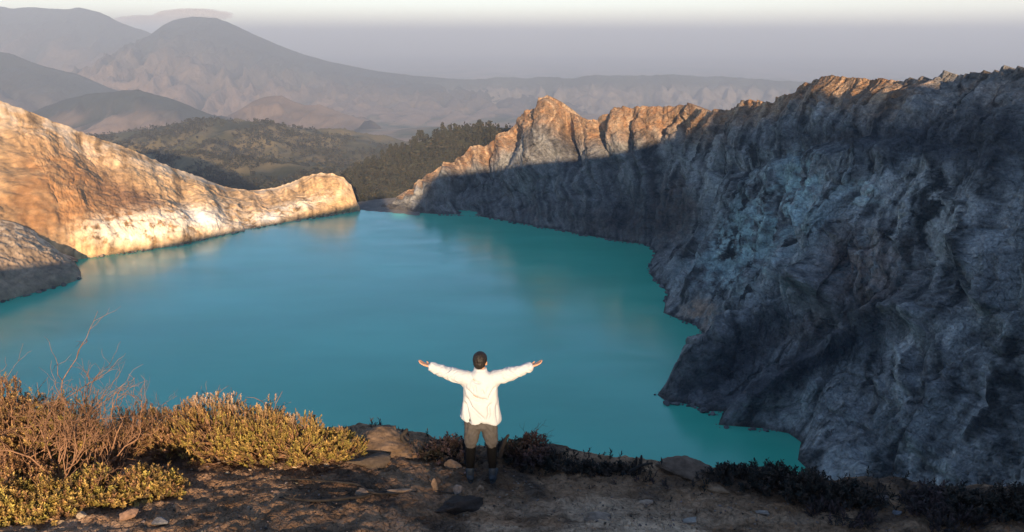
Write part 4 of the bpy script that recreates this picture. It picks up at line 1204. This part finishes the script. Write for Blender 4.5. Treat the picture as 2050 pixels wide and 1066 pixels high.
    tag(o, 'dense far woods covering the hazy hills beyond the crater', 'woods', kind='stuff')
build_trees()

# ------------------------------------------------------------------ thin dawn cloud caught behind the volcano's top
def build_cloud():
    m = bpy.data.materials.new('dawn_cloud'); m.use_nodes = True
    n, l = m.node_tree.nodes, m.node_tree.links
    for q in list(n):
        if q.type != 'OUTPUT_MATERIAL': n.remove(q)
    out = [q for q in n if q.type == 'OUTPUT_MATERIAL'][0]
    tc = n.new('ShaderNodeTexCoord')
    ln = n.new('ShaderNodeVectorMath'); ln.operation = 'LENGTH'
    l.new(tc.outputs['Object'], ln.inputs[0])
    mr = n.new('ShaderNodeMapRange'); mr.inputs[1].default_value, mr.inputs[2].default_value = 1.0, 0.25
    l.new(ln.outputs['Value'], mr.inputs[0])
    nz = n.new('ShaderNodeTexNoise'); nz.inputs['Scale'].default_value = 2.4; nz.inputs['Detail'].default_value = 3
    l.new(tc.outputs['Object'], nz.inputs['Vector'])
    m1 = n.new('ShaderNodeMapRange'); m1.inputs[1].default_value, m1.inputs[2].default_value = 0.35, 0.7
    l.new(nz.outputs['Fac'], m1.inputs[0])
    mu = n.new('ShaderNodeMath'); mu.operation = 'MULTIPLY'
    l.new(mr.outputs[0], mu.inputs[0]); l.new(m1.outputs[0], mu.inputs[1])
    m2 = n.new('ShaderNodeMath'); m2.operation = 'MULTIPLY'; m2.inputs[1].default_value = 0.05
    l.new(mu.outputs[0], m2.inputs[0])
    v = n.new('ShaderNodeVolumePrincipled'); v.inputs['Color'].default_value = (0.95, 0.88, 0.82, 1)
    v.inputs['Anisotropy'].default_value = 0.0
    l.new(m2.outputs[0], v.inputs['Density'])
    l.new(v.outputs[0], out.inputs['Volume'])
    vv, ff = ICO[3]
    Y = 48000.0
    for px, py, w, h, lab in ((388, 31, 78, 13, 'small peach coloured cloud cap resting on the volcano\'s summit'), (295, 41, 66, 10, 'thin peach cloud streak left of the volcano\'s summit')):
        o = mesh_np('cloud', vv, ff, m)
        c = at_y(px, py, Y)
        o.location = c
        o.scale = (w / F * Y, 1200, h / F * Y)
        tag(o, lab, 'cloud')
build_cloud()

# ------------------------------------------------------------------ the person
def capsule(a, b, ra, rb, seg=16, rings=5):
    a, b = np.array(a, float), np.array(b, float)
    d = b - a; L = np.linalg.norm(d); z = d / (L + 1e-9)
    x = np.cross(z, (0.3, 0.9, 0.2) if abs(z[1]) < 0.8 else (0.9, 0.1, 0.3)); x /= np.linalg.norm(x); y = np.cross(z, x)
    P = []
    for k in range(rings + 1):
        t = -math.pi / 2 + k * (math.pi / 2) / rings
        P.append((a + z * ra * math.sin(t), max(ra * math.cos(t), 1e-4)))
    for k in range(rings + 1):
        t = k * (math.pi / 2) / rings
        P.append((b + z * rb * math.sin(t), max(rb * math.cos(t), 1e-4)))
    ang = np.arange(seg) * 2 * math.pi / seg
    v = np.concatenate([c + r * (np.cos(ang)[:, None] * x + np.sin(ang)[:, None] * y) for c, r in P])
    return v, grid_faces(len(P), seg, wrap=True)
def ellipsoid(c, r, rot=None):
    v, f = capsule((0, 0, -1e-4), (0, 0, 1e-4), 1, 1, 24, 8)
    v = v * np.array(r)
    if rot is not None: v = v @ np.array(rot.to_matrix()).T
    return v + np.array(c), f
def rings_solid(rows, seg=40, power=2.4):
    """closed solid from rows (x, y, z, half width, half depth) of superellipses"""
    ang = np.arange(seg) * 2 * math.pi / seg
    cx = np.sign(np.cos(ang)) * np.abs(np.cos(ang)) ** (2 / power)
    sy = np.sign(np.sin(ang)) * np.abs(np.sin(ang)) ** (2 / power)
    rows = [(rows[0][0], rows[0][1], rows[0][2], 1e-3, 1e-3)] + list(rows) + [(rows[-1][0], rows[-1][1], rows[-1][2], 1e-3, 1e-3)]
    v = np.concatenate([np.stack([x + w * cx, y + d * sy, np.full(seg, z)], -1) for x, y, z, w, d in rows])
    return v, grid_faces(len(rows), seg, wrap=True)
def fuse(name, pieces, voxel, smooth_it, mat, parent, shape=None):
    """several closed solids -> one continuous surface"""
    V, Fc, k = [], [], 0
    for v, f in pieces:
        V.append(v); Fc.append(f + k); k += len(v)
    o = mesh_np(name, np.concatenate(V), np.concatenate(Fc))
    import bmesh
    bm = bmesh.new(); bm.from_mesh(o.data)
    bmesh.ops.remove_doubles(bm, verts=bm.verts, dist=2e-4)
    bmesh.ops.recalc_face_normals(bm, faces=bm.faces)
    bm.to_mesh(o.data); bm.free()
    r = o.modifiers.new('r', 'REMESH'); r.mode = 'VOXEL'; r.voxel_size = voxel; r.use_smooth_shade = True
    s = o.modifiers.new('s', 'SMOOTH'); s.factor = 0.5; s.iterations = smooth_it
    dg = bpy.context.evaluated_depsgraph_get()
    dg.update()
    me = bpy.data.meshes.new_from_object(o.evaluated_get(dg))
    old = o.data
    o.modifiers.clear()
    o.data = me
    bpy.data.meshes.remove(old)
    me.name = name
    if shape is not None:
        n = len(me.vertices)
        co = np.empty(n * 3, np.float32); me.vertices.foreach_get('co', co)
        no = np.empty(n * 3, np.float32); me.vertices.foreach_get('normal', no)
        co = shape(co.reshape(-1, 3).astype(float), no.reshape(-1, 3).astype(float))
        me.vertices.foreach_set('co', co.astype(np.float32).ravel())
        me.update()
    me.materials.clear(); me.materials.append(mat)
    me.polygons.foreach_set('use_smooth', np.ones(len(me.polygons), bool))
    o.parent = parent
    return o
def build_person():
    root = empty('person', on_ground(964, 961))
    tag(root, 'person seen from behind in a loose white jacket with both arms spread wide', 'person')
    skin = plain_mat('skin', (0.47, 0.25, 0.15), 0.55, 0.06, 20, 0.35)
    hair = plain_mat('black_hair', (0.010, 0.007, 0.006), 0.6, 0.4, 60, 0.4, 0.004)
    white = plain_mat('white_cotton', (0.42, 0.45, 0.49), 0.9, 0.02, 30, 0.1, 0.001)
    khaki = plain_mat('brown_grey_cloth', (0.082, 0.077, 0.075), 0.95, 0.15, 18, 0.1, 0.002)
    black = plain_mat('black_knit', (0.0055, 0.0055, 0.006), 0.9, 0.2, 40, 0.1)
    shoe = plain_mat('dark_blue_grey_leather', (0.030, 0.042, 0.055), 0.7, 0.25, 25, 0.3, 0.002)
    sole = plain_mat('shoe_sole', (0.05, 0.055, 0.06), 0.8, 0.2, 25)
    eye_m = plain_mat('eye', (0.5, 0.48, 0.45), 0.2, 0.05, 10, 0.5)
    # joints
    SH, EL, WR = (0.185, 0.0, 1.395), (0.40, 0.02, 1.448), (0.605, 0.05, 1.518)
    HIP, KN, AN = (0.092, 0.0, 0.90), (0.128, 0.012, 0.50), (0.145, -0.01, 0.09)
    mx = lambda p, s: (p[0] * s, p[1], p[2])
    B = []
    B.append(rings_solid([(0, 0, 0.84, .14, .10), (0, 0, 0.92, .165, .115), (0, 0, 1.05, .14, .10), (0, 0, 1.2, .155, .11), (0, 0, 1.34, .185, .11), (0, 0, 1.43, .13, .08), (0, 0, 1.47, .06, .06)]))
    B.append(capsule((0, 0.0, 1.42), (0, 0.015, 1.55), .060, .055))
    turn = Matrix.Rotation(-0.22, 4, 'Z')
    def hd(p): return tuple(turn @ Vector((p[0], p[1], p[2] - 1.6)) + Vector((0, 0.01, 1.6)))
    q = turn.to_quaternion()
    B.append(ellipsoid(hd((0, 0, 1.615)), (.074, .094, .103), q))
    B.append(ellipsoid(hd((0, .03, 1.565)), (.058, .068, .072), q))
    B.append(ellipsoid(hd((0, .085, 1.520)), (.030, .022, .022), q))
    B.append(capsule(hd((0, .092, 1.615)), hd((0, .112, 1.585)), .010, .015, 10, 4))
    B.append(ellipsoid(hd((0, .094, 1.550)), (.024, .012, .009), q))
    B.append(ellipsoid(hd((0, .086, 1.635)), (.05, .014, .010), q))
    for s in (-1, 1):
        B.append(ellipsoid(hd((.077 * s, .0, 1.592)), (.012, .021, .033), q))
        B.append(capsule(mx(SH, s), mx(EL, s), .052, .042)); B.append(capsule(mx(EL, s), mx(WR, s), .041, .027))
        B.append(capsule(mx(HIP, s), mx(KN, s), .082, .052)); B.append(capsule(mx(KN, s), mx(AN, s), .050, .036))
        B.append(capsule((AN[0] * s, -0.03, .05), (AN[0] * s * 1.12, 0.14, .035), .036, .03))
        # open hand, palm turned up and forward
        w = np.array(mx(WR, s)); d = np.array((0.93 * s, 0.22, 0.28)); d /= np.linalg.norm(d)
        side = np.array((-0.20 * s, 0.95, -0.1)); side -= d * (side @ d); side /= np.linalg.norm(side)
        up = np.cross(d, side) * s
        for k in np.linspace(-1, 1, 4):
            B.append(capsule(w + side * 0.008 * k, w + d * .085 + side * .028 * k, .014, .0125, 10, 4))
        for k, L in ((-1, .062), (-.33, .078), (.33, .084), (1, .074)):
            a = w + d * .085 + side * .029 * k
            j1 = a + (d + side * .10 * k + up * .10) * L * .42
            j2 = j1 + (d + side * .08 * k + up * .24) * L * .33
            j3 = j2 + (d + side * .06 * k + up * .38) * L * .27
            B += [capsule(a, j1, .0105, .0095, 10, 4), capsule(j1, j2, .0095, .0085, 10, 4), capsule(j2, j3, .0085, .0075, 10, 4)]
        t0 = w + d * .03 + side * .026
        t1 = t0 + (d * .6 + side * .8 + up * .15) * .042; t2 = t1 + (d * .85 + side * .45 + up * .25) * .034
        B += [capsule(t0, t1, .0135, .0115, 10, 4), capsule(t1, t2, .0115, .009, 10, 4)]
    fuse('body', B, 0.0055, 3, skin, root)
    for s in (-1, 1):
        v, f = ellipsoid(hd((.031 * s, .083, 1.612)), (.0135, .0135, .011), q)
        mesh_np('eye', v, f, eye_m, root)
    # short hair: a cap with a clean nape, thicker on top
    H = [ellipsoid(hd((0, -.010, 1.640)), (.087, .100, .095), q), ellipsoid(hd((0, -.040, 1.600)), (.074, .070, .080), q)]
    def hair_shape(co, no):
        co = co + no * (0.005 * noise3(co * np.array((60, 60, 25))) + 0.004 * noise3(co * 110))[:, None]
        return co
    fuse('hair', H, 0.006, 2, hair, root, hair_shape)
    # jacket
    J = [rings_solid([(0, .02, .825, .252, .166), (0, .02, .845, .258, .170), (0, .015, .92, .248, .165), (0, .01, 1.03, .226, .155), (0, .005, 1.16, .212, .148), (0, 0, 1.28, .212, .142), (0, 0, 1.36, .205, .130), (0, 0, 1.42, .165, .105), (0, .0, 1.458, .115, .088), (0, .005, 1.490, .078, .078)], 56)]
    J.append(rings_solid([(0, .012, 1.470, .090, .086), (0, .018, 1.500, .083, .080), (0, .02, 1.522, .080, .078)], 40, 2.1))
    for s in (-1, 1):
        J.append(capsule((.13 * s, 0, 1.375), mx(SH, s), .090, .098)); J.append(capsule(mx(SH, s), mx(EL, s), .092, .072)); J.append(capsule(mx(EL, s), (0.575 * s, .047, 1.508), .072, .055))
        J.append(capsule((.565 * s, .046, 1.504), (0.590 * s, .049, 1.513), .058, .054))
        J.append(capsule((.17 * s, 0, 1.30), (.21 * s, 0, 1.37), .055, .06))
    J.append(rings_solid([(-.205, .10, .875, .055, .05), (-.20, .10, .92, .055, .06), (-.17, .09, 1.05, .05, .06), (-.14, .08, 1.2, .04, .05)], 24, 2.0))
    folds = [([(-.19, 1.31), (-.10, 1.21), (0.0, 1.165), (.12, 1.15)], .016, -.020), ([(-.13, 1.18), (-.03, 1.125), (.10, 1.12)], .012, -.012), ([(-.185, 1.20), (-.11, 1.05), (-.01, .95), (.075, .88)], .015, -.020),
             ([(.155, 1.12), (.105, 1.05), (.115, .96), (.075, .87)], .016, -.020), ([(-.20, 1.12), (-.165, .95), (-.13, .80)], .018, -.026), ([(-.12, 1.44), (-.05, 1.385), (.02, 1.37)], .012, -.014),
             ([(-.06, 1.36), (-.05, 1.24)], .009, -.010), ([(-.09, 1.33), (-.085, 1.26)], .008, -.008), ([(.02, 1.30), (.05, 1.22)], .009, -.010), ([(.09, 1.33), (.09, 1.26)], .008, -.008), ([(.19, 1.32), (.13, 1.22), (.10, 1.17)], .012, -.012),
             ([(-.17, 1.27), (-.06, 1.12), (.04, 1.05)], .016, .010), ([(-.12, 1.02), (0.02, .86)], .02, .010), ([(.15, .98), (.16, .80)], .02, .008), ([(.02, .86), (.0, .79)], .012, -.010), ([(.2, 1.1), (.21, .85)], .014, -.010)]
    def jacket_shape(co, no):
        back = sstep(0.02, -0.06, co[:, 1]) * sstep(0.25, 0.20, np.abs(co[:, 0]))
        d = np.zeros(len(co))
        for pts, w, a in folds:
            dist, al = seg_dist(co[:, 0], co[:, 2], pts)
            d = np.where(a < 0, np.minimum(d, 1.75 * a * np.exp(-(dist / (1.25 * w)) ** 2) * np.clip(np.minimum(al, 1 - al) * 5, 0, 1)), d)
            d = d + (0.8 * a * np.exp(-(dist / w) ** 2) if a > 0 else 0)
        d *= back
        ax = np.abs(co[:, 0])
        sl = sstep(0.24, 0.30, ax)
        d += sl * 0.013 * ridged(np.stack([ax * 11 + 0.8 * np.sin(co[:, 2] * 30), co[:, 2] * 5, co[:, 1] * 5 + np.sign(co[:, 0]) * 4], -1), 2) - sl * 0.004
        d += 0.006 * fbm(co * np.array((13, 13, 7)) + 4, 4)
        co = co + no * d[:, None]
        hem = sstep(0.91, 0.82, co[:, 2])
        co[:, 2] += hem * (0.018 * np.sin(co[:, 0] * 17 + 1) + 0.045 * sstep(0.0, -0.24, co[:, 0]) * 1.0)
        co[:, 1] += hem * 0.012 * np.sin(co[:, 0] * 26)
        return co
    jk = fuse('jacket', J, 0.0075, 2, white, root, jacket_shape)
    # trousers bloused at the knee, socks below, boots
    T = [rings_solid([(0, .0, .70, .05, .06), (0, 0, .76, .165, .118), (0, .01, .86, .178, .122), (0, .02, .98, .150, .095)], 40)]
    for s in (-1, 1):
        T.append(capsule((.092 * s, 0, .84), (.108 * s, .0, .68), .108, .098)); T.append(capsule((.108 * s, 0, .68), (.126 * s, .005, .55), .098, .086))
        T.append(capsule((.126 * s, .005, .55), (.130 * s, .006, .50), .085, .070))
    def trouser_shape(co, no):
        d = 0.007 * ridged(np.stack([co[:, 0] * 9, co[:, 1] * 9, co[:, 2] * 13 + np.abs(co[:, 0]) * 12], -1), 2) - 0.003
        for s in (-1, 1):
            dist, al = seg_dist(co[:, 0], co[:, 2], [(.05 * s, .80), (.15 * s, .66), (.17 * s, .60)])
            d += -.010 * np.exp(-(dist / .014) ** 2)
            dist, al = seg_dist(co[:, 0], co[:, 2], [(.155 * s, .90), (.175 * s, .70)])
            d += -.009 * np.exp(-(dist / .012) ** 2)
        dist, al = seg_dist(co[:, 0], co[:, 2], [(0, .95), (0, .74)])
        d += -.010 * np.exp(-(dist / .012) ** 2)
        return co + no * d[:, None]
    fuse('trousers', T, 0.008, 2, khaki, root, trouser_shape)
    for s in (-1, 1):
        K = [capsule((.129 * s, .006, .50), (.134 * s, 0.002, .38), .064, .064), capsule((.134 * s, .002, .38), (.143 * s, -.008, .12), .064, .048)]
        fuse('sock', K, 0.008, 2, black, root)
        a = 0.14 * s
        def R(p):
            x, y = p[0], p[1]
            return (.145 * s + x * math.cos(-a) - y * math.sin(-a), x * math.sin(-a) + y * math.cos(-a), p[2])
        S = [capsule(R((0, -.055, .055)), R((0, .06, .055)), .045, .048), capsule(R((0, .06, .05)), R((.008 * s, .155, .042)), .047, .038), capsule(R((0, -.03, .06)), R((0, -.02, .15)), .048, .052), capsule(R((0, -.02, .10)), R((0, .07, .075)), .046, .04)]
        sh = fuse('boot', S, 0.007, 2, shoe, root)
        ol = [R((.046 * math.cos(t) * (1.0 + .12 * math.sin(t)), .05 + .145 * math.sin(t), 0)) for t in np.linspace(0, 2 * math.pi, 25)[:-1]]
        v = np.array([(x, y, z) for z in (-.012, .022) for x, y, _ in ol]); k = 24
        f = [(i, (i + 1) % k, k + (i + 1) % k, k + i) for i in range(k)]
        bmf = np.array(f)
        so = mesh_np('sole', v, bmf, sole, sh)
        so.data.materials[0] = sole
    return root
build_person()
